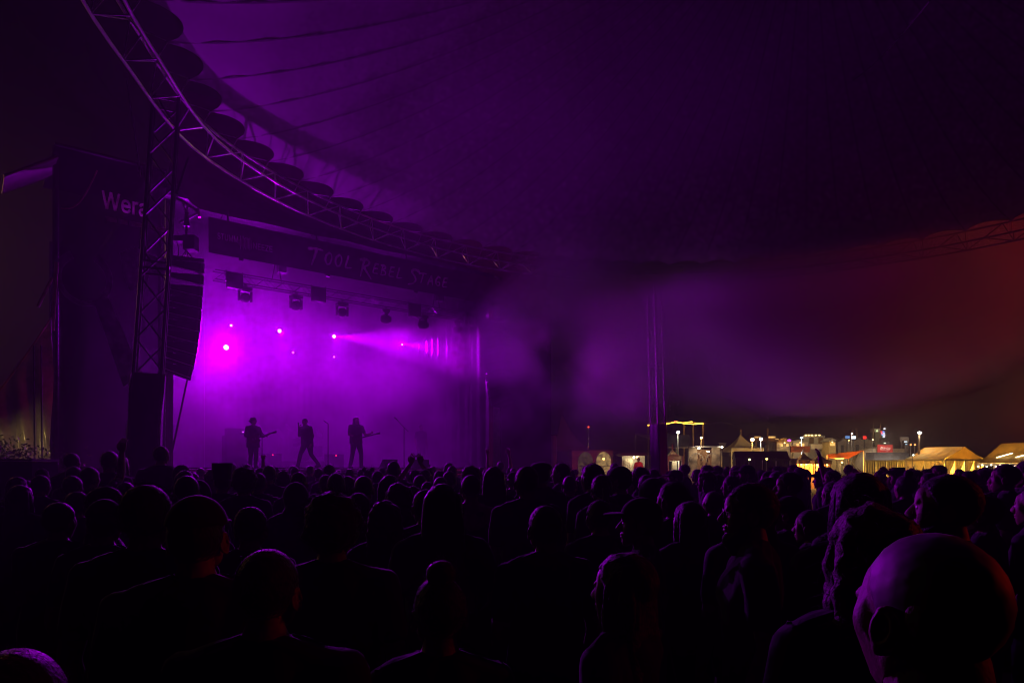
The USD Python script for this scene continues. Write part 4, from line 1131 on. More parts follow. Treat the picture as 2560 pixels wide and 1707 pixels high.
MID = [  # px, top py, head width, kind, turn
    (182, 464, 13.6, 'hood', 0, 'hooded person at the left end of the stage front'), (193, 471, 7, 'short', 0, ''), (186.3, 474.8, 23.5, 'stocky', 0, 'broad round head below the hooded person at left'),
    (210, 473.4, 10.7, 'short', 0, ''), (222, 462.4, 16, 'tophat', 0, 'person in a tall flat-topped hat below the amplifier stack'), (244, 465.6, 18, 'curly', 0, 'bushy curly hair below the guitarist'),
    (247, 463.5, 8, 'horns', 0, 'hand raised in a horn sign below the guitarist'), (258, 472, 15.7, 'stocky', 0, ''), (260, 467, 10, 'cap', 0, 'capped head right below the guitarist'),
    (274, 466.3, 9, 'brim', 0, 'person in a wide-brimmed hat left of the singer'), (283.4, 469.5, 12, 'long', 0, ''), (295, 466.3, 8.6, 'short', 0, ''), (298.4, 471, 16.4, 'short', 0, ''),
    (310, 465.2, 8, 'bald', 0, ''), (296, 481.3, 21, 'hood', 0, 'peaked hood below the singer'), (318.5, 467.4, 9, 'short', 0, ''), (329, 463.4, 11, 'short', 0, 'round dark head just below the middle microphone stand'),
    (339, 471, 8, 'short', 0, ''), (349.5, 468, 9.3, 'short', 0, ''), (336, 472.4, 18, 'stocky', 0, ''), (368, 467, 9.5, 'buns', 0, 'person with two hair buns below the bassist'), (377.7, 470, 12, 'short', 0, ''),
    (382, 466.6, 8, 'short', 0, ''), (389.5, 474, 19, 'long', 0, 'long straight hair below the boom microphone stand'), (396, 471, 9, 'bald', 0, ''), (415, 468.5, 12, 'filmhigh', 0, 'person holding both hands high to film, right of the boom stand'),
    (429, 466.6, 10, 'short', 0, ''), (420, 474, 14, 'short', 0, ''), (425.5, 468.4, 12, 'tail', 0, ''), (413.4, 485, 17, 'wavy', 8, ''), (440.5, 476.6, 16.4, 'bald', 0, ''), (452, 465.2, 10, 'short', 0, ''),
    (449.5, 470, 14, 'short', 0, ''), (471, 465, 15.7, 'curly', 0, 'bushy head behind the tank top'), (494, 465.6, 18, 'long', 0, 'long-haired head at the right corner of the stage'), (500.6, 461, 7, 'up2', 0, 'small figure with both arms thrown up before the smoke'),
    (513.4, 467.4, 7, 'bald', 0, ''), (509, 474, 10.7, 'brim', 0, ''), (541, 461, 18, 'flat', 10, 'bearded person in a flat cap beside the tall cropped head'), (562, 462, 14, 'short', 45, 'head in left profile with purple lit face left of the arched kiosk'),
    (593.4, 462.4, 20, 'short', 20, 'tall dark head before the arched kiosk'), (620.5, 465, 19, 'cap', 30, 'capped head before the kiosk with bright curtains'), (575.5, 478.4, 14, 'wavy', 20, 'wavy hair with bright purple strands below the arched kiosk'),
    (602.6, 473.4, 21, 'tail', 10, ''), (635.5, 475.6, 14, 'stocky', 40, ''), (641, 466, 14, 'short', 50, ''), (653.4, 468.4, 12, 'long', 10, ''), (676, 468.8, 12, 'cap', 40, 'capped head just right of the far mast'), (684.8, 463.8, 8.6, 'short', 20, ''),
    (660.5, 476, 14, 'tail', 30, ''), (697.7, 468.4, 8.6, 'long', 20, ''), (707.7, 464, 10, 'short', 40, ''), (707.7, 469.5, 14, 'wavy', 50, 'wavy-haired person with purple lit face before the draped booth'), (717.7, 465, 8.6, 'short', 20, ''),
    (726, 466.6, 8, 'bun', 20, ''), (719.8, 474.5, 11, 'bald', 55, 'shaved head with brightly lit purple face below the draped booth'), (732.7, 474.5, 15, 'short', 40, ''), (737, 466, 11, 'short', 40, ''), (747.7, 463.8, 12, 'cap', 30, ''),
    (769.8, 470, 13, 'beard', 60, 'bearded head in left profile right of the man with glasses'), (777.7, 465.6, 8, 'short', 20, ''), (790.5, 470.6, 20, 'short', 55, 'larger head in left profile with lit face before the straw huts'), (793.7, 464, 8, 'short', 20, ''),
    (714, 522, 20, 'bald', 10, 'low smooth head with purple edge under the man with glasses'), (822, 470, 11, 'brim', 30, 'person in a wide-brimmed hat before the straw huts'), (833, 469, 12, 'up', 40, 'person with one bare arm stretched up before the orange awning'),
    (899, 466.5, 11, 'brim', 30, 'person in a wide-brimmed hat before the olive tent wall'), (917, 469, 10, 'short', 30, ''), (928, 468, 9, 'long', 20, ''), (985, 468, 12, 'film', 20, 'person lifting both hands right of the yellow marquee'), (1007, 463, 19, 'short', 30, 'tall dark head before the tent with hanging bulbs'),
    (970, 470, 12, 'short', 30, ''), (125, 481, 18, 'short', 0, ''), (153, 475, 12, 'short', 0, ''), (77, 499, 21, 'tail', 0, ''), (109, 450, 13, 'beard', 0, 'taller bearded head left of the leaning mast'), (89, 466, 16, 'up', 0, 'person with raised arm at the foot of the left stage wing'),
    (71, 452, 11, 'short', 0, ''), (120, 455, 12, 'long', 0, ''), (40, 474, 16, 'short', 0, ''), (20, 484, 20, 'long', 0, ''), (58, 520, 30, 'stocky', 0, ''), (250, 505, 34, 'short', 0, ''), (385, 500, 30, 'wavy', 0, ''), (600, 500, 28, 'short', 10, ''), (690, 505, 30, 'long', 15, ''), (790, 497, 26, 'cap', 20, ''), (985, 492, 30, 'short', 20, ''),
]
for px, py, w, kind, turn, lab in MID:
    d = .168 * FOC / w
    top = EYE + (HZ - py) / FOC * d
    lo, hi = .93 * TOPK[kind], 1.12 * TOPK[kind]
    if top > hi:       # nearer instead of a giant
        d *= max(.6, (hi - EYE) / (top - EYE)) if top > EYE else 1
        top = EYE + (HZ - py) / FOC * d
    sc = min(1.14, max(.9, top / TOPK[kind])); x = (px - 512) / FOC * d
    yaw = stage_yaw(x, d) + turn + R.uniform(-8, 8)
    if lab:
        person(kind, x, d, sc, yaw, lab)
    else:
        CROWD.append((kind, x, d, sc, yaw)); SPOTS.append((x, d, sc * TOPK[kind]))
COMMON = ['short'] * 6 + ['stocky'] * 3 + ['long'] * 4 + ['wavy'] * 2 + ['tail'] * 2 + ['cap'] * 2 + ['bald'] * 2 + ['beard'] * 2 + ['hood', 'bun', 'curly']

# the rows between: whoever nothing of would show is left out
GRID = np.zeros((400, 1024), bool)      # rows 420..820 of the picture


def silhouette(x, d, h):
    """Adds a standing person to the grid of what is covered; returns how many cells were still free."""
    k = FOC / d; cx = 512 + x * k; g = lambda z: (HZ + (EYE - z) * k) - 420  # noqa: E731
    n = 0
    for z0, z1, hw in ((h, h - .22, .075), (h - .27, 0., .21)):
        r0, r1, c0, c1 = int(max(0, g(z0))), int(min(400, g(z1))), int(max(0, cx - hw * k)), int(min(1024, cx + hw * k + 1))
        if r1 > r0 and c1 > c0:
            n += int((~GRID[r0:r1, c0:c1]).sum()); GRID[r0:r1, c0:c1] = True
    return n


cand = []
for d0, gap in ((1.75, .8), (2.5, .8), (3.3, .78), (4.2, .78), (5.2, .8), (6.3, .8), (7.5, .8), (8.8, .82), (10.2, .85), (11.7, .85), (13.3, .85), (15., .85), (16.8, .85), (18.6, .85), (20.5, 1.0), (23., 1.2)):
    half = .80 * d0
    x = -half
    while x < half:
        xx, dd = x + R.uniform(-.2, .2), d0 + R.uniform(-.3, .3); x += gap * R.uniform(.85, 1.2)
        rel = V([xx, dd, 0]) - F0
        if rel @ W > -1.6 and rel @ U < 15.5 or (dd > 16 and xx < -9):
            continue
        if math.hypot(xx - tbase[0], dd - tbase[1]) < .7 or math.hypot(xx - mb_[0], dd - mb_[1]) < .7 or any((xx - a) ** 2 + (dd - b) ** 2 < .42 ** 2 for a, b, _ in SPOTS + [(c[0], c[1], 0) for c in cand]):
            continue
        if abs(xx) < .6 and dd < 1.6:
            continue
        # nobody stands so tall and near that he covers what the picture shows
        cand.append((xx, dd, min(R.gauss(1.70, .075), 1.86 if dd > 6 else 1.70 - (.12 if dd < 3 else 0)), R.choice(COMMON), R.uniform(-14, 22)))
ev = sorted([(d, x, h, None) for x, d, h in SPOTS] + [(c[1], c[0], c[2], c) for c in cand], key=lambda e: e[0])
for d, x, h, c in ev:
    free = silhouette(x, d, h)
    if c and free > 12 and -20 < 512 + x / d * FOC < 1044:
        CROWD.append((c[3], x, d, c[2] / TOPK[c[3]], stage_yaw(x, d) + c[4]))
ZONES = ((135, 'below the left stage wing'), (180, 'below the leaning mast'), (290, "below the stage's left half"), (480, "below the stage's right half"), (600, 'below the smoke bank'), (690, 'around the far mast'), (770, 'below the pagoda tent'), (870, 'below the straw huts'), (980, 'below the yellow marquee'), (9999, 'at the right edge'))
ORD = ['leftmost', 'second from left', 'third from left', 'fourth from left', 'fifth from left', 'sixth from left', 'seventh from left', 'eighth from left', 'ninth from left', 'tenth from left', 'eleventh from left', 'twelfth from left']
buck = {}
for c in CROWD:
    px = 512 + c[1] / c[2] * FOC
    z = next(n for lim, n in ZONES if px < lim); row = 'near' if c[2] < 4 else 'middle' if c[2] < 9 else 'far'
    buck.setdefault((c[0], z, row), []).append((px, c))
for (kind, z, row), lst in buck.items():
    for i, (px, c) in enumerate(sorted(lst, key=lambda e: e[0])):
        who = f'concertgoer {KINDS[kind][2]} in the {row} rows {z}'
        lab = who if len(lst) == 1 else f'{ORD[min(i, 11)]} {who}' if len(lst) > i else who
        person(kind, c[1], c[2], c[3], c[4], ' '.join(lab.split()[:16]), f'concertgoers with {KINDS[kind][1]}')
#PEOPLE_END
# ------------------------------------------------------------------ the fairground behind, at the right
GL = {}
LK[0] = .95


def lit(col, k):
    key = (tuple(col), k)
    if key not in GL:
        GL[key] = glow(f'lit_glow_{len(GL):02d}', col, k)
    return GL[key]


def ground_at(x, y):
    if 20 < x < 108 and 88 < y < 146:
        return float(hh[int(np.argmin(abs(hx - x))), int(np.argmin(abs(hy - y)))])
    return 0.


def frame(yaw):
    c, s_ = math.cos(math.radians(yaw)), math.sin(math.radians(yaw))
    return V([[c, s_, 0], [-s_, c, 0], [0, 0, 1]])


def lamp_post(px, py, d, label, col, k, power, r=.16, pole=.05, name='lamp_post', pole_mat=None, base=None):
    o = P(px, py, d); t = thing(name, label, 'lamp', (0, 0, 0)); g = ground_at(o[0], d) if base is None else base
    obj('pole', MB().rod((o[0], d + .1, g), (o[0], d + .1, o[2] + .1), pole * 1.3, pole), pole_mat or M['steel'], t)
    obj('lamp_hood', MB().box(o + V([0, .12, r * .9]), (r * 2.6, r * 2, r * .5)), M['blackmetal'], t)
    obj('bulb', MB().blob(o, (r, r * .8, r * .8)), lit(col, k), t)
    if power:
        lamp_light(t, o - V([0, r + .1, .05]), power, col, .08, 78, o - V([0, r + .9, 3.]), .5)
    return t


def roof_tent(name, label, cat, near, yaw, L, G, eave, ridge, roof_mat, wall_mat, group=None, curtains=True, light=None, bulbs=False, wall_sides=('front', 'back', 'end'), slats=0):
    """A ridge tent: `near` is the corner nearest the camera, L runs along the ridge (local -x), G along the gable (local +y)."""
    A = frame(yaw); o = V([near[0], near[1], 0.])
    Q = lambda x, y, z: o + A[0] * x + A[1] * y + V([0, 0, z])  # noqa: E731
    t = thing(name, label, cat, (0, 0, 0), 0, group)
    nL = 5
    for side in (0, 1):
        for i in range(nL):
            g = np.zeros((7, 7, 3))
            for u in range(7):
                for w in range(7):
                    x = -L * (i + u / 6) / nL; q = w / 6
                    y = (q * G / 2 - .25 * (1 - q)) if side == 0 else (G - q * G / 2 + .25 * (1 - q))
                    g[u, w] = Q(x, y, eave + (ridge - eave) * q - .10 * math.sin(math.pi * q) - .05 * math.sin(math.pi * u / 6) * math.sin(math.pi * q))
            obj('roof_panel', MB().sheet(g, .01), roof_mat, t, smooth=60)
    for xe in (0, -L):
        for i, (a, b) in enumerate(((0, .5), (.5, 1))):
            g = np.zeros((8, 6, 3))
            for u in range(8):
                for w in range(6):
                    y = (a + (b - a) * u / 7); top = eave + (ridge - eave) * (1 - abs(2 * y - 1)) - .02
                    g[u, w] = Q(xe + .03 * math.sin(u * 1.9) * (1 - w / 5), y * G, eave - .12 + (top - eave + .12) * w / 5)
            obj('gable_cloth', MB().sheet(g, .01), roof_mat, t, smooth=60)
    ps = [(-L * i / 4, y) for i in range(5) for y in (0, G)] + [(x, G / 2) for x in (0, -L)]
    for x, y in ps:
        obj('post', MB().rod(Q(x, y, 0), Q(x, y, eave), .05), M['signwhite'], t)

    def wall(p, q, n, gather):
        for i in range(n):
            a, b = p + (q - p) * i / n, p + (q - p) * (i + 1) / n
            g = np.zeros((16, 9, 3))
            for u in range(16):
                for w in range(9):
                    f = u / 15; z = w / 8
                    if gather:   # tied back towards the post below
                        f = f * (1 - gather * math.sin((1 - z) * 2.2) ** 2)
                    pt = a + (b - a) * f
                    g[u, w] = V([pt[0], pt[1], eave * z]) + np.cross((b - a) / np.linalg.norm(b - a), [0, 0, 1]) * .05 * math.sin(u * 1.9)
            obj('wall_cloth', MB().sheet(g, .008), wall_mat, t, smooth=60)
    if 'front' in wall_sides:
        wall(Q(-L, 0, 0), Q(0, 0, 0), 4, .55 if curtains else 0)
    if 'back' in wall_sides:
        wall(Q(-L, G, 0), Q(0, G, 0), 4, 0)
    if 'end' in wall_sides:
        wall(Q(0, 0, 0), Q(0, G, 0), 4, .7 if curtains else 0)
    vm = MB()
    for p, q in ((Q(-L, -.26, 0), Q(.02, -.26, 0)), (Q(.03, 0, 0), Q(.03, G, 0))):
        n = int(np.linalg.norm(q - p) / .35)
        for i in range(n):
            a, b = p + (q - p) * i / n, p + (q - p) * (i + 1) / n
            g = np.zeros((7, 3, 3))
            for u in range(7):
                f = u / 6; dz = .12 + .08 * math.sin(math.pi * f)
                for w in range(3):
                    g[u, w] = a + (b - a) * f + V([0, 0, eave - .02 - dz * w / 2])
            vm.sheet(g, .008)
    tag(obj('valance', vm, wall_mat, t, smooth=60), None, None, None, 'stuff')
    if bulbs:
        for i in range(14):
            obj('string_bulb', MB().blob(Q(-L * (i + .5) / 14, -.34, eave - .16 - .1 * (i % 2)), (.06,) * 3, 1), lit((1., .85, .6), 5), t)
    for i in range(slats):
        p = Q(-L * (.2 + .3 * i), .6, eave - .05 + (ridge - eave) * .3)
        obj('tube_lamp', MB().rod(p, p + A[0] * 1.1 + V([0, 0, .3]), .035), lit((1., .85, .55), 6), t)
    if light:
        lb_ = Q(-L * .3, G * .4, eave + .1); obj('inside_lamp', MB().blob(lb_, (.08, .08, .08), 1), lit(light[1], 12), t)
        lamp_light(t, lb_ - V([0, 0, .15]), light[0], light[1], .1)
        lb_ = Q(-L * .8, G * .5, eave); lamp_light(t, lb_ - V([0, 0, .1]), light[0] * .6, light[1], .1)
    return t


def pagoda(label, px0, px1, pxa, py_eave, py_apex, d, m_, name='pagoda_tent', walls=True, group=None, legs=True):
    a, b, ap = P(px0, py_eave, d), P(px1, py_eave, d), P(pxa, py_apex, d)
    hw = (b[0] - a[0]) / 2; cx = (a[0] + b[0]) / 2; t = thing(name, label, 'tent', (0, 0, 0), 0, group)
    cor = [V([cx - hw, d, 0]), V([cx + hw, d, 0]), V([cx + hw, d + 2 * hw, 0]), V([cx - hw, d + 2 * hw, 0])]
    top = V([ap[0], d + hw, ap[2] * (d + hw) / d - (d + hw - d) * 1.78 / d])
    ze = a[2]
    for i in range(4):
        p, q = cor[i], cor[(i + 1) % 4]; g = np.zeros((9, 9, 3))
        for u in range(9):
            for w in range(9):
                f = w / 8; e = p + (q - p) * u / 8
                g[u, w] = V([*(e[:2] + (top[:2] - e[:2]) * f), ze + (top[2] - ze) * f ** 1.75])
        obj('roof_panel', MB().sheet(g, .01), m_, t, smooth=60)
        g = np.zeros((9, 3, 3))
        for u in range(9):
            for w in range(3):
                e = p + (q - p) * u / 8; g[u, w] = V([e[0], e[1], ze - .3 * w / 2])
        obj('valance_panel', MB().sheet(g, .01), m_, t, smooth=60)
        if legs:
            obj('leg', MB().rod(p, p + V([0, 0, ze]), .06), M['signwhite'], t)
    obj('finial', MB().rod(top, top + V([0, 0, .4]), .05, .02), M['steel'], t)
    return t


def block(t, part, px0, py0, px1, py1, d, depth, m_, **kw):
    a, b = P(px0, py1, d), P(px1, py0, d)
    return obj(part, MB().box((a + b) / 2 + V([0, depth / 2, 0]), (abs(b[0] - a[0]), depth, abs(b[2] - a[2]))), m_, t, smooth=False, **kw)


# yellow marquee
n_ = P(945.6, 458.8, 66)
roof_tent('marquee_tent', 'yellow lit ridge tent with tied-back white side curtains', 'tent', (n_[0], 66), -68, 4.2, 5.5, 2.52, 3.75, M['cream'], M['white'], light=(1000, (1., .55, .06)), bulbs=False)
n_ = P(1045, 464, 46)
roof_tent('marquee_tent', 'ridge tent with hanging white bulbs along its eave at right frame edge', 'tent', (n_[0], 46), -68, 4.4, 5.0, 2.05, 3.5, M['cream'], M['white'], light=(340, (1., .62, .2)), bulbs=True, slats=3, wall_sides=('back',))
# olive tent left of the marquee
n_ = P(909, 459.5, 74)
roof_tent('workshop_tent', 'dark grey roofed tent with long olive wall left of the yellow marquee', 'tent', (n_[0], 74), -29, 4.2, 4.0, 2.5, 3.35, M['fascia'], M['olive'], curtains=False)
# orange awning
aw = thing('awning', 'orange lit cloth awning between straw huts and olive tent', 'awning')
a, b, c, e = P(827, 454, 60), P(864, 450, 58), P(849, 458, 57), P(829, 457.5, 57.5)
g = np.zeros((10, 8, 3))
for u in range(10):
    for w in range(8):
        p = (a + (b - a) * u / 9) * (1 - w / 7) + (e + (c - e) * u / 9) * (w / 7); g[u, w] = p - V([0, 0, .25 * math.sin(math.pi * u / 9) * math.sin(math.pi * w / 7)])
obj('awning_cloth', MB().sheet(g, .01), M['orange'], aw, smooth=60)
for p in (a, b, c, e):
    obj('pole', MB().rod((p[0], p[1], 0), p, .04), M['wood'], aw)
obj('bulb', MB().blob((a + b + c + e) / 4 - V([0, 0, .6]), (.08,) * 3, 1), lit((1., .5, .1), 14), aw)
lamp_light(aw, (a + b + c + e) / 4 - V([0, .1, .75]), 900, (1., .55, .12), .08)
# straw huts
for i, (px0, px1, pa, py_e, py_a, d, lab) in enumerate(((799, 816, 807, 459.5, 452, 56, 'small straw-roofed hut glowing amber, left of its pair'), (815, 832, 823, 460, 453.5, 55, 'small straw-roofed hut glowing amber, beside the orange awning'))):
    t = pagoda(lab, px0, px1, pa, py_e, py_a, d, M['thatch'], 'straw_hut', legs=False)
    a, b = P(px0 + 1, py_e, d), P(px1 - 1, py_e, d)
    for x in np.linspace(a[0], b[0], 4):
        obj('post', MB().rod((x, d + .1, 0), (x, d + .1, a[2]), .05), M['wood'], t)
    obj('counter', MB().box(((a[0] + b[0]) / 2, d + .15, .55), (b[0] - a[0], .3, 1.1)), M['wood'], t)
    obj('back_wall', MB().box(((a[0] + b[0]) / 2, d + 1.2, 1.2), (b[0] - a[0], .1, 2.4)), M['thatch'], t)
    for k in range(3):
        obj('hanging_bulb', MB().blob((a[0] + (b[0] - a[0]) * (k + .5) / 3, d + .2, a[2] - .35), (.07,) * 3, 1), lit((1., .5, .12), 12), t)
    lamp_light(t, ((a[0] + b[0]) / 2, d + .5, a[2] - .3), 260, AMBER, .08)
# pergola with chains of bulbs
pg = thing('pergola', 'raised timber pergola hung with chains of yellow bulbs', 'pergola')
d = 70
for px, py1, dd in ((648, 436, 70), (666.5, 437, 70), (684, 432, 73), (693.3, 432, 73), (703.2, 437, 70)):
    p = P(px, 423.5, dd); obj('post', MB().rod((p[0], dd, 0), p, .07), M['wood'], pg)
for (p0, p1, y0, y1) in ((648, 704, 423, 422), (664, 708, 421, 423)):
    a, b = P(p0, y0, 70), P(p1, y1, 70 if y0 == 423 else 73); obj('beam', MB().rod(a, b, .05), M['wood'], pg)
lc = lit((1., .62, .05), 7)
for k, (p0, p1, y0, y1, sag, dd) in enumerate(((648, 652, 424.8, 424.6, .05, 69.9), (665, 676, 423.6, 421.3, .1, 69.9), (676, 703, 421.5, 423.3, 1.1, 69.9), (676, 692, 421.2, 421.2, .5, 72), (690, 703, 421.4, 423.2, .4, 72), (682, 703, 422.5, 423.0, -.6, 71))):
    n = int(abs(p1 - p0) * 1.15) + 2
    for i in range(n):
        q = i / (n - 1); p = P(p0 + (p1 - p0) * q, y0 + (y1 - y0) * q + sag * math.sin(math.pi * q), dd)
        obj('string_bulb', MB().blob(p, (.05,) * 3, 1), lc, pg)
obj('red_beacon', MB().blob(P(675.4, 421, 69.8), (.12, .1, .1), 1), lit((1., .04, .02), 8), pg)
lamp_light(pg, P(690, 424, 69.5), 22, (1., .6, .1), .1)
# grey roofs below the pergola
rt = thing('canvas_shelter', 'broad grey canvas shelter roof right of the far mast', 'tent')
obj('roof_cloth', MB().sheet(V([[P(663, 446.5, 62), P(664, 433, 66)], [P(676, 447, 61.5), P(680, 434, 66)], [P(689, 446.5, 62), P(690, 435, 66)]]), .02), M['greytent'], rt, smooth=40)
for px in (664, 676, 688.5):
    p = P(px, 446.6, 62); obj('post', MB().rod((p[0], 62, 0), p, .05), M['steel'], rt)
obj('front_edge', MB().rod(P(663, 446.8, 62), P(689, 446.8, 62), .05), M['signwhite'], rt)
ws = thing('shade_sail', 'pale pointed shade sail just left of the far mast', 'shade sail')
obj('sail_cloth', MB().sheet(V([[P(635.5, 433.5, 58), P(635.6, 433.6, 58)], [P(646, 434, 58), P(645, 437, 57)], [P(656, 434, 58), P(655, 441, 57)]]), .01), M['white'], ws, smooth=40)
for px, py in ((635.6, 433.5), (656, 434)):
    p = P(px, py, 58.1); obj('mast_pole', MB().rod((p[0], p[1], 0), p, .04), M['steel'], ws)
lamp_post(678.2, 431.8, 60, 'bright white lamp on a thin post under the pergola', (1., .95, .75), 60, 90, .13)
lamp_post(701.4, 437.3, 60, 'small orange lamp right of the pergola', (1., .5, .1), 60, 45, .10)
# draped booth with printed side panels
bo = thing('draped_booth', 'small booth with brown drape between two tall printed cloth panels', 'booth')
DB = 46
block(bo, 'centre_drape_wall', 697, 449, 712.5, 480, DB + .6, .1, M['wood'])
g = np.zeros((26, 10, 3)); a, b = P(697.5, 470, DB + .5), P(712, 450, DB + .5)
for u in range(26):
    for w in range(10):
        g[u, w] = (a[0] + (b[0] - a[0]) * u / 25, DB + .5 + .06 * math.sin(u * 1.3 + w * .5) * (1 - .5 * w / 9), a[2] + (b[2] - a[2]) * w / 9)
obj('drape', MB().sheet(g, .01), M['browndrape'], bo, smooth=60)
for x0, x1 in ((689, 697.4), (712, 720.5)):
    block(bo, 'printed_panel', x0, 446.5, x1, 482, DB, .08, M['printed'])
    for k in range(9):
        ang = math.pi * k / 8; c0 = P((x0 + x1) / 2 + (3.6 if x0 < 700 else -3.6), 459, DB - .03)
        obj('printed_arc', MB().box(c0 + V([.42 * math.cos(ang) * (1 if k else 1), 0, .42 * math.sin(ang)]), (.09, .015, .09), frame(0)), M['greytent'], bo, smooth=False)
block(bo, 'top_beam', 689, 445.6, 722, 446.8, DB - .05, .3, M['truss'])
for px, py in ((699, 447.8), (708.3, 451), (722, 446.6)):
    p = P(px, py, DB - .3); obj('spot', MB().blob(p, (.09, .07, .06), 1), lit((1., .85, .55), 14), bo)
lamp_light(bo, P(706, 450, DB - 1.1), 34, (1., .75, .45), .06, 60, P(705, 461, DB + .5))
# kiosks, gazebo
kk = thing('arched_kiosk', 'low brown kiosk with two lit arched windows', 'kiosk')
DK = 44
block(kk, 'wall', 572, 450, 612.8, 490, DK, 2.4, M['plaster'])
block(kk, 'cornice', 571.5, 449, 613.3, 450.2, DK - .06, 2.5, M['greytent'])
for px, k in ((585.5, .5), (603.7, 3.2)):
    c0 = P(px, 462, DK - .012); r = .47
    pts = [(-r, -.9), (r, -.9)] + [(r * math.cos(a), .1 + r * 1.25 * math.sin(a)) for a in np.linspace(0, math.pi, 12)]
    w_ = obj('arched_window', MB().prism(pts, c0 + V([0, -.01, 0]), V([1, 0, 0]), Z, V([0, .02, 0])), usdkit.material(stage, f'/World/Looks/window_glow_{int(px)}', {'n': ('noise_texture', {'scale': 5., 'detail': 3.}), 'g': ('geometry', {}), 'r': ('rgb_ramp', {'ramp': [(.35, (.25, .15, .06)), (.62, (1., .62, .2))]}), 'e': ('emission', {'strength': .16 * k})}, [('g.position', 'n.vector'), ('n.fac', 'r.fac'), ('r.color', 'e.color')], surface='e.emission'), kk, smooth=False)
    obj('glazing_bar', MB().box(c0 + V([0, -.03, -.25]), (.9, .02, .03)), M['blackmetal'], w_)
obj('window_lamp', MB().blob(P(603.7, 458.4, DK - .08), (.09, .05, .07), 1), lit((1., .6, .15), 5), kk)
ck = thing('curtain_kiosk', 'open stall with bright striped curtains behind the person in red', 'stall')
block(ck, 'back_wall', 622, 455, 645, 490, 45.5, .1, M['plaster']); block(ck, 'roof', 621, 452.5, 647, 455, 43.6, 2.2, M['greytent'])
for i in range(5):
    block(ck, 'curtain_strip', 624.5 + i * 1.7, 458.5, 625.5 + i * 1.7, 470, 45, .04, M['white'])
obj('stall_lamp', MB().blob(P(634, 457, 45), (.08,) * 3, 1), lit((1., .85, .5), 10), ck); lamp_light(ck, P(634, 457.5, 44.7), 14, (1., .8, .45), .06)
lamp_post(651.6, 457.8, 40, 'small low orange lamp just left of the far mast foot', (1., .5, .1), 40, 14, .06, .025)
gz = pagoda('small white gazebo with lit white post between far mast and draped booth', 668, 682.5, 674, 455.5, 449, 44, M['white'], 'gazebo')
block(gz, 'service_column', 672.5, 460, 677, 480, 45, .3, M['white']); obj('gazebo_lamp', MB().blob(P(675, 457, 44.8), (.06,) * 3, 1), lit((1., .9, .6), 8), gz); lamp_light(gz, P(675, 457.3, 44.6), 9, (1., .85, .55), .05)
# tall pale pagoda tent with lamps
pagoda('pale pagoda tent with peaked roof under the brightest orange lamp', 731.6, 763.5, 745.6, 447.5, 434, 62, M['white'])
lamp_post(752.6, 439.2, 58, 'brightest orange lamp, in front of the pale pagoda tent', (1., .55, .12), 90, 150, .16)
lamp_post(761.2, 438.6, 58.5, 'bright white lamp right beside the brightest orange lamp', (.9, .95, 1.), 60, 60, .13)
for px, py0, d, lb in ((740.7, 429, 70, 'bare post rising behind the left slope of pagoda tent'), (767.7, 428, 72, 'bare thicker post rising right of the pagoda tent')):
    p = P(px, py0, d); tag(obj('post', MB().rod((p[0], d, 0), p, .09), M['wood']), lb, 'post')
sb = thing('lit_bar_sign', 'row of small warm lit boxes right of the pagoda tent', 'sign')
for i, (px, w, k) in enumerate(((755, 6, 1.6), (768.5, 2.2, 3), (771.5, 2.2, 3), (774, 1.6, 2), (776, 3, 1.2))):
    block(sb, 'lit_box', px, 435.8 if i < 4 else 438, px + w, 437.4 if i < 4 else 439, 75, .2, lit((1., .55, .15), k * .5))
block(sb, 'carrier_board', 754, 437.6, 779, 441, 75.3, .2, M['wood'])
block(sb, 'carrier_leg', 756, 441, 757, 470, 75.3, .2, M['wood']); block(sb, 'carrier_leg', 776, 441, 777, 470, 75.3, .2, M['wood'])
# dark tent in front and white container
n_ = P(790, 456, 50)
dt = roof_tent('dark_tent', 'unlit black ridge tent below the white lamp', 'tent', (n_[0], 50), -15, 3.8, 3.4, 2.4, 2.95, M['fascia'], M['fascia'], curtains=False)
ct = thing('white_cabin', 'white cabin with two dark window openings left of the straw huts', 'cabin')
block(ct, 'wall', 773.7, 459, 797, 484, 52, 2.4, M['plaster']); block(ct, 'roof_edge', 773, 458, 797.6, 459.2, 51.9, 2.6, M['signwhite'])
for x0, x1 in ((775.3, 779.8), (785, 791)):
    block(ct, 'window', x0, 460.6, x1, 480, 51.96, .03, M['greytent'])
# small houses and stalls up the field
for i, (x0, x1, y0, y1, ya, d, mt_, lab) in enumerate(((777, 792.5, 441.8, 449, 439, 80, 'plaster', 'little white hut with amber window and pitched roof'), (793, 808, 441.5, 447, 441, 84, 'plaster', 'low white shack with two lit windows left of the banner building'), (829, 836, 441, 450, 439, 86, 'cream', 'narrow yellow lit hut left of the white tents'))):
    t = thing('market_hut', lab, 'hut')
    block(t, 'wall', x0, y0, x1, 480, d, 3., M[mt_])
    a, b, c0 = P(x0 - 1, y0, d - .2), P(x1 + 1, y0, d - .2), P((x0 + x1) / 2, ya, d - .2)
    obj('roof', MB().prism([(a[0], a[2]), (b[0], b[2]), (b[0], b[2] + .12), (c0[0], c0[2] + .25), (a[0], a[2] + .12)], (0, d - .2, 0), V([1, 0, 0]), Z, V([0, 3.4, 0])), M['thatch'] if i == 0 else M['greytent'], t, smooth=False)
    for k in range(2):
        xm = x0 + (x1 - x0) * (.32 + .36 * k); block(t, 'window', xm - 1, y0 + 1.6, xm + 1.2, y0 + 4.2, d - .03, .04, lit((1., .55, .15), 1.8))
    lamp_light(t, P((x0 + x1) / 2, y0 - 1, d - 1.4), 22, (1., .6, .2), .08); obj('lamp', MB().blob(P((x0 + x1) / 2, y0 + .6, d - .35), (.08,) * 3, 1), lit((1., .6, .2), 8), t)
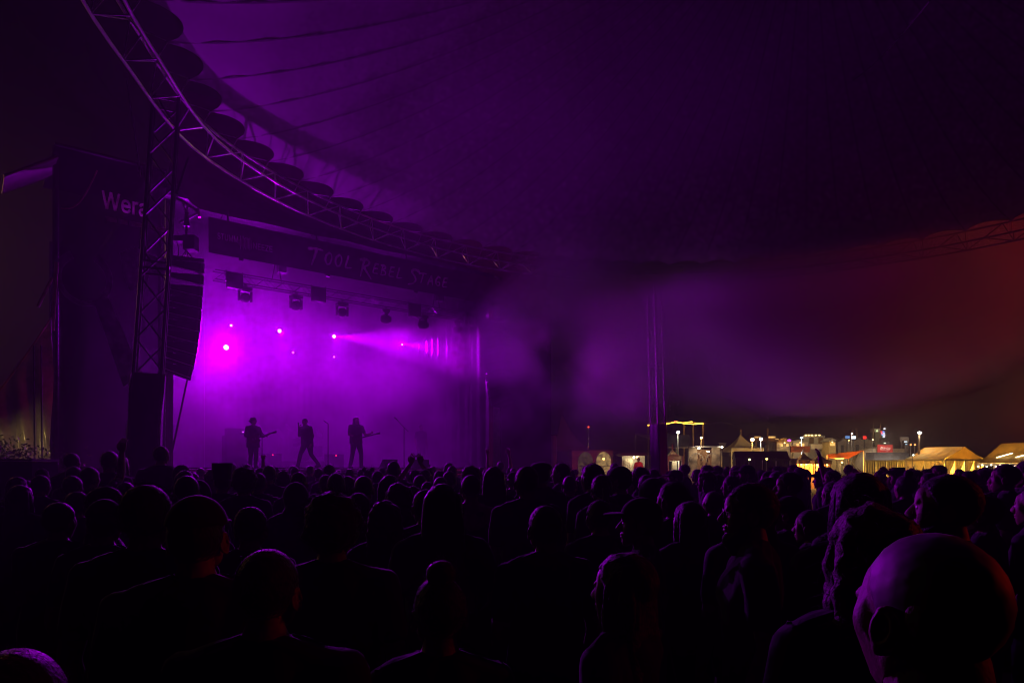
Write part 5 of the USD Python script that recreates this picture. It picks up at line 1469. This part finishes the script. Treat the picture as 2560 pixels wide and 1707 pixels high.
bb = thing('banner_building', 'dark flat-roofed building with two amber lit banners and lamps on top', 'building')
block(bb, 'wall', 804, 436, 825, 480, 88, 6, M['greytent'])
for x0 in (809.6, 818.6):
    block(bb, 'lit_banner', x0, 437, x0 + 4.3, 443, 87.9, .05, lit((.9, .42, .1), .10))
block(bb, 'roof_rail', 803.5, 435, 825.5, 435.5, 87.9, .1, M['steel'])
for px in (806, 809, 812, 816, 819.5):
    obj('roof_lamp', MB().blob(P(px, 434.6, 87.9), (.13, .1, .09), 1), lit((1., .65, .2), 6), bb)
block(bb, 'white_store_front', 811, 443.8, 825, 448.6, 87.7, .15, M['plaster'])
lamp_light(bb, P(815, 434, 86.5), 40, (1., .65, .25), .1)
tag(obj('lamp', MB().rod(P(801.7, 437.3, 80), P(801.7, 470, 80), .04).blob(P(801.7, 437.3, 79.9), (.2, .1, .1), 1), lit((.6, .85, 1.), 4)), 'small cool white lamp left of the banner building', 'lamp')
pl_ = thing('purple_lamp', 'small purple glowing lamp above the little white hut', 'lamp')
obj('bulb', MB().blob(P(789.4, 439.9, 78), (.22, .14, .13), 1), lit((.75, .1, 1.), 3), pl_); p = P(789.4, 440, 78.1); obj('pole', MB().rod((p[0], p[1], 0), p, .04), M['steel'], pl_)


def soda_sign(x0, y0, x1, y1, d, label, m_, txt_mat, roof=True):
    t = thing('drink_sign', label, 'sign')
    block(t, 'panel', x0, y0, x1, y1, d, .2, m_)
    a = P(x0, y1, d); b = P(x1, y0, d); w = b[0] - a[0]; h = b[2] - a[2]
    m = meshkit.text_mesh('Coca-Cola', 1., .02, True); v = m.vertices.copy()
    wv = np.ptp(v[:, 0]); k = .66 * w / wv; kz = .34 * h
    v = np.stack([(v[:, 0] - v[:, 0].min()) * k + v[:, 1] * kz * .35 + a[0] + .14 * w, d - .03 - v[:, 2], a[2] + .36 * h + v[:, 1] * kz + .05 * h * np.sin((v[:, 0] - v[:, 0].min()) / wv * 6.3)], 1)
    obj('lettering', (v, m.faces), txt_mat, t, smooth=False)
    sw = [V([a[0] + w * (.16 + .62 * q), d - .03, a[2] + h * (.26 + .06 * math.sin(q * 6.3))]) for q in np.linspace(0, 1, 12)]
    obj('swash', MB().tube(sw, .02 * h), txt_mat, t)
    for q in (.15, .85):
        obj('leg', MB().rod((a[0] + w * q, d + .1, 0), (a[0] + w * q, d + .1, a[2]), .06), M['steel'], t)
    return t


t = soda_sign(878, 444, 893, 451.7, 78, 'bright red sign with white script lettering below the white dome', M['red'], M['signwhite'])
lamp_light(t, P(885, 442.5, 75.2), 190, (1., .85, .7), .06); obj('sign_lamp', MB().blob(P(885, 442.6, 76.), (.12, .06, .05), 1), lit((1., .9, .8), 4), t)
soda_sign(791, 445.5, 810, 451.6, 66, 'dim dark red roof sign with script lettering above the white cabin', M['darkred'], M['faint'])
# white tents, dome, screens
for x0, x1, y0, y1, d, lab in ((838, 853, 440.5, 450, 92, 'white box tent right of the narrow yellow hut'), (853, 873, 440, 451, 94, 'white box tent with grey shade left of the white dome')):
    t = thing('box_tent', lab, 'tent'); a, b = P(x0, y0, d), P(x1, y0, d)
    block(t, 'wall_cloth', x0, y0 + 1.5, x1, 485, d, 4, M['white'])
    obj('roof_cloth', MB().prism([(a[0] - .2, a[2] - .25), (b[0] + .2, b[2] - .25), ((a[0] + b[0]) / 2, a[2] + .5)], (0, d - .2, 0), V([1, 0, 0]), Z, V([0, 4.4, 0])), M['white'], t, smooth=False)
    block(t, 'doorway', x0 + 3, y0 + 4, x0 + 6, 485, d - .02, .03, M['greytent'])
lamp_post(852, 433, 86, 'plain flood lamp post before the white box tents', (1., .8, .6), 12, 120, .1)
do = thing('inflatable_dome', 'pale inflatable dome with smooth rounded roof behind the red sign', 'dome tent')
a, b = P(875, 449, 84), P(909, 449, 84); r = (b[0] - a[0]) / 2
m = trimesh.creation.icosphere(4); v = m.vertices; v = v[:, :] * V([r, 3.5, 1.]); v[:, 2] = np.where(v[:, 2] > 0, v[:, 2] * 3.0, v[:, 2] * .2) + 1.35
obj('dome_skin', (v + V([(a[0] + b[0]) / 2, 88, 0]), m.faces), M['white'], do, smooth=True)
block(do, 'base_wall', 876, 448, 908, 482, 85.5, 4, M['white'])
lamp_light(do, P(893, 437, 79), 130, (1., .75, .5), .1); obj('flood_lamp', MB().blob(P(893, 452.6, 80), (.15, .1, .08), 1), lit((1., .75, .5), 4), do)
for x0, y0, x1, y1, d, col, k, lab in ((851.8, 435.8, 856, 438.2, 90, (.8, .95, 1.), 5, 'small bright white lit screen above the white tents'), (845.5, 435.2, 850, 438, 91, (.2, .45, 1.), .8, 'small blue lit panel above the white tents'), (863.3, 435.6, 866.6, 438.4, 92, (1., .03, .02), 2.2, 'red lit box above the white tents'),
                                        (904.5, 440.4, 907.5, 442, 84, (.75, .9, 1.), 1.3, 'small pale lit panel at right end of white dome'), (905.5, 443.2, 907.5, 444.2, 83.5, (.5, .8, 1.), 1., 'tiny cool lit panel low at right end of white dome')):
    t = thing('light_box', lab, 'lit sign'); block(t, 'housing', x0 - .4, y0 - .4, x1 + .4, y1 + .4, d, .4, M['blackmetal']); block(t, 'lit_face', x0, y0, x1, y1, d - .05, .04, lit(col, k))
    block(t, 'stand', (x0 + x1) / 2 - .3, y1 + .4, (x0 + x1) / 2 + .3, 482, d + .1, .2, M['steel'])
tw = thing('funfair_tower', 'tall funfair tower with coloured lights and two masts behind the red sign', 'tower')
block(tw, 'shaft', 875.5, 430, 879.5, 480, 96, 1., M['olive']); block(tw, 'head', 874.5, 428, 880, 431.5, 95.8, 1.2, M['plaster'])
for px in (873.6, 880.5):
    p = P(px, 421.5, 96); obj('mast_tip', MB().rod(P(px - .3, 438, 96), p, .12, .05), M['wood'], tw)
for i, (dx, dy, col) in enumerate(((0, 0, (1., .1, .05)), (2.2, 0, (.2, .3, 1.)), (.6, 1.6, (1., .2, .4)), (2.6, 1.8, (.7, .8, 1.)), (1.4, 3.2, (.2, .5, 1.)), (3, 3.6, (1., .6, .6)), (2.4, 5, (.8, .9, 1.)), (3.2, -3, (.9, .9, 1.)))):
    obj('coloured_lamp', MB().blob(P(881.5 + dx, 431.2 + dy, 95.2), (.16, .08, .12), 1), lit(col, 2), tw)
obj('shaft_lamp', MB().blob(P(877.2, 430.3, 95.3), (.16, .1, .14), 1), lit((.7, .9, .4), 2), tw); lamp_light(tw, P(877.2, 431, 94.4), 16, (.8, .9, .4), .08)
bw = thing('beam_masts', 'pair of short timber masts above the small white screen', 'mast')
for px, y0 in ((852.8, 429.5), (857, 427.5)):
    p = P(px, y0, 97); obj('mast_pole', MB().rod((p[0], p[1], 0), p, .16), M['wood'], bw)
hb_ = thing('billboard', 'pale tilted billboard frame at right end of the white dome', 'billboard')
block(hb_, 'board', 901, 436.5, 909, 441, 88, .2, M['plaster']); block(hb_, 'leg', 908, 441, 908.8, 482, 88.1, .2, M['steel']); block(hb_, 'leg', 901.5, 441, 902.3, 482, 88.1, .2, M['steel'])
lamp_light(hb_, P(905, 441.6, 86.5), 8, (1., .8, .6), .05)
for px, lb in ((911, 'left of two small orange lamps right of the dome'), (915.2, 'right of two small orange lamps right of the dome')):
    lamp_post(px, 444.2, 82, lb, (1., .3, .08), 4, 0, .12, .03)
lamp_post(919.8, 432.2, 70, 'tall single lamp post with cool white head left of the yellow marquee', (.9, 1., .95), 70, 40, .16, .10, pole_mat=M['wood'])
for px, py, d, col, lb in ((749.7, 459, 48, (.9, 1., .3), 'tiny yellow-green lamp low under the pagoda tent'), (766.9, 458.4, 49, (1., .7, .2), 'tiny amber lamp low right of the pagoda tent'), (849, 439.8, 80, (1., .7, .2), 'tiny amber lamp right of the narrow yellow hut'), (873, 439.2, 82, (1., .8, .4), 'small amber lamp at left end of the white dome'), (913.5, 454.5, 64, (.8, 1., .8), 'small pale lamp on the olive tent roof edge'), (588.5, 426.5, 66, (1., .05, .02), 'single small red aviation light left of the far mast')):
    lamp_post(px, py, d, lb, col, 5, 0, .09, .025)
# dark pointed tent and house left of the kiosk
pagoda('dark pointed tent lost in smoke beside the stage', 553, 588, 563, 446, 413, 52, M['greytent'], 'pointed_tent')
dh = thing('backstage_cabin', 'dark flat cabin beside the smoky right stage wing', 'cabin'); block(dh, 'wall', 538, 435, 556, 485, 43, 2.5, M['greytent']); block(dh, 'roof_edge', 537.5, 434, 557, 435.2, 42.9, 2.7, M['fascia'])
block(dh, 'corner_post', 556.2, 437, 557.0, 485, 42.8, .1, M['steel'])
bh = thing('light_hood', 'pale wedge-shaped lamp hood on a post right of the draped booth', 'lamp hood')
p = P(723, 444, 50); obj('hood_shell', MB().prism([(-.25, .12), (.28, .12), (.12, -.18), (-.05, -.18)], p, V([1, 0, 0]), Z, V([0, .3, 0])), M['white'], bh); obj('pole', MB().rod((p[0], p[1] + .1, 0), p + V([0, .1, -.1]), .03), M['steel'], bh)
# person in red at the stall
o = P(638.6, 459.6, 41); t = person('short', o[0], 41, 1.0, 120, 'x') if False else thing('person', 'person in a bright red jacket at the curtained stall', 'person', (o[0], 41, .55), 150, None, 1.0)
block(ck, 'serving_step', 635, 474, 642.5, 500, 40.7, .8, M['wood'])
make_person(t, hair='short', top='jacket', arms=('fold', 'fold'), top_mat=M['redcloth'])
rl = lamp_light(ck, P(637, 457.5, 40), 5, (1., .5, .35), .05); obj('counter_lamp', MB().blob(P(637, 456.6, 40.1), (.05,) * 3, 1), lit((1., .6, .3), 6), ck)
# ------------------------------------------------------------------ far left: tent wall, posts, shrub, lamps just out of the frame
ts = thing('clear_tent_wall', 'sloping translucent sheet of a side tent at left edge beside the stage wing', 'tent wall')
for i in range(4):
    g = np.zeros((9, 14, 3))
    for u in range(9):
        for w in range(14):
            q = (i + u / 8) / 4; px = 51 - 75 * q; py_t = 318 + 100 * q; f = w / 13
            p = P(px, py_t + (474 - py_t) * f, 17.6 - .5 * q); g[u, w] = p + V([0, .10 * math.sin(q * 23 + f * 5) * math.sin(f * 3.1), 0])
    obj('sheet_panel', MB().sheet(g, .006), M['plastic'], ts, smooth=60)
obj('top_rope', MB().tube([P(51 - 75 * q, 317 + 100 * q + 5 * math.sin(3.1 * q), 17.4 - .5 * q) for q in np.linspace(0, 1, 12)], .02), M['wood'], ts)
for px in (33.4, 40.8):
    obj('guy_rope', MB().rod(P(px, 345, 17.2), P(px + 1, 462, 17.0), .018), M['rubber'], ts)
for (a, b, r, lb) in (((37.6, 306), (52, 277), .04, 'short slanting pale pole beside the stage wing edge'), ((56.4, 262), (52, 330), .05, 'pale upright pole along the left edge of the stage wing')):
    tag(obj('pole', MB().rod(P(*a, 17.9), P(*b, 17.9), r), M['wood']), lb, 'pole')
sh = thing('shrub', 'leafy shrub lit yellow-green at the far left edge', 'shrub')
rr = np.random.default_rng(4); lf = MB()
for i in range(1500):
    c0 = P(8, 459, 14.5) + rr.normal(0, 1, 3) * V([.45, .3, .2]); n = rr.normal(0, 1, 3); n /= np.linalg.norm(n); u = np.cross(n, rr.normal(0, 1, 3)); u /= np.linalg.norm(u); w = np.cross(n, u)
    L = rr.uniform(.025, .06)
    lf.add([c0 - u * L, c0 + w * L * .35, c0 + u * L, c0 - w * L * .35 + n * .01], [[0, 1, 2, 3]])
tag(obj('foliage', lf, M['leaf'], sh, smooth=False), None, None, None, 'stuff')
for k in range(7):
    obj('stem', MB().rod(P(14, 480, 14.5) + V([.1 * (k - 3), 0, -1.2]), P(14, 460, 14.5) + V([.17 * (k - 3), .05 * k, 0]), .012), M['wood'], sh)
p = P(10, 459, 12.4); fc = thing('flight_case', 'large black flat-topped case at the left edge', 'case', (p[0], 12.6, 0)); obj('case_body', MB().box((0, 0, p[2] / 2 - .02), (1.0, .7, p[2] - .04)), M['cabinet'], fc); obj('case_lid', MB().box((0, 0, p[2] - .01), (1.03, .73, .04)), M['blackmetal'], fc)
for px, py, d, pw, r in ((-14, 433, 16.3, 60, .1), (-12, 450, 15.6, 40, .1)):
    tq = lamp_post(px, py, d, 'yellow floodlight on a post just beyond the left edge' if py < 440 else 'lower yellow floodlight just beyond the left edge', (1., .72, .16), 30, 0, r)
    lamp_light(tq, P(px, py, d) + V([.1, 0, -.15]), pw * .04, (1., .66, .2), .06, 58, P(px + 45, py + 12, d + .8), .6)
lamp_post(-130, 240, 34, 'tall amber field lamp beyond the left edge of the view', (1., .55, .2), 20, 0, .2, .12)
lamp_light(None, P(-130, 240, 34) + V([.3, 0, .1]), 560, (1., .46, .16), .1)
# red stage floods on a mast to the right of the view
rd = thing('red_floodlight', 'red floodlights on a tall mast beyond the right edge of the view', 'stage light')
o = V([60., 17., 15.])
obj('pole', MB().rod((o[0] + .3, o[1], 0), (o[0] + .3, o[1], 14.6), .1, .07), M['steel'], rd)
for k in (-.4, .4):
    obj('housing', MB().box(o + V([.1, k, 0]), (.35, .5, .4)), M['cabinet'], rd); obj('lens', MB().rod(o + V([-.08, k, 0]), o + V([-.12, k, 0]), .16, n=16), lit((1., .04, .02), 8), rd)
lamp_light(rd, o + V([-.3, .4, 0]), 11000, (1., .018, .002), .1, 20, V([17., 30., 7.]), .9)
lamp_light(rd, o + V([-.3, -.4, 0]), 4500, (1., .02, .0), .1, 1.8, V([.95, 1.2, 1.72]), .6)
#FAIR_END
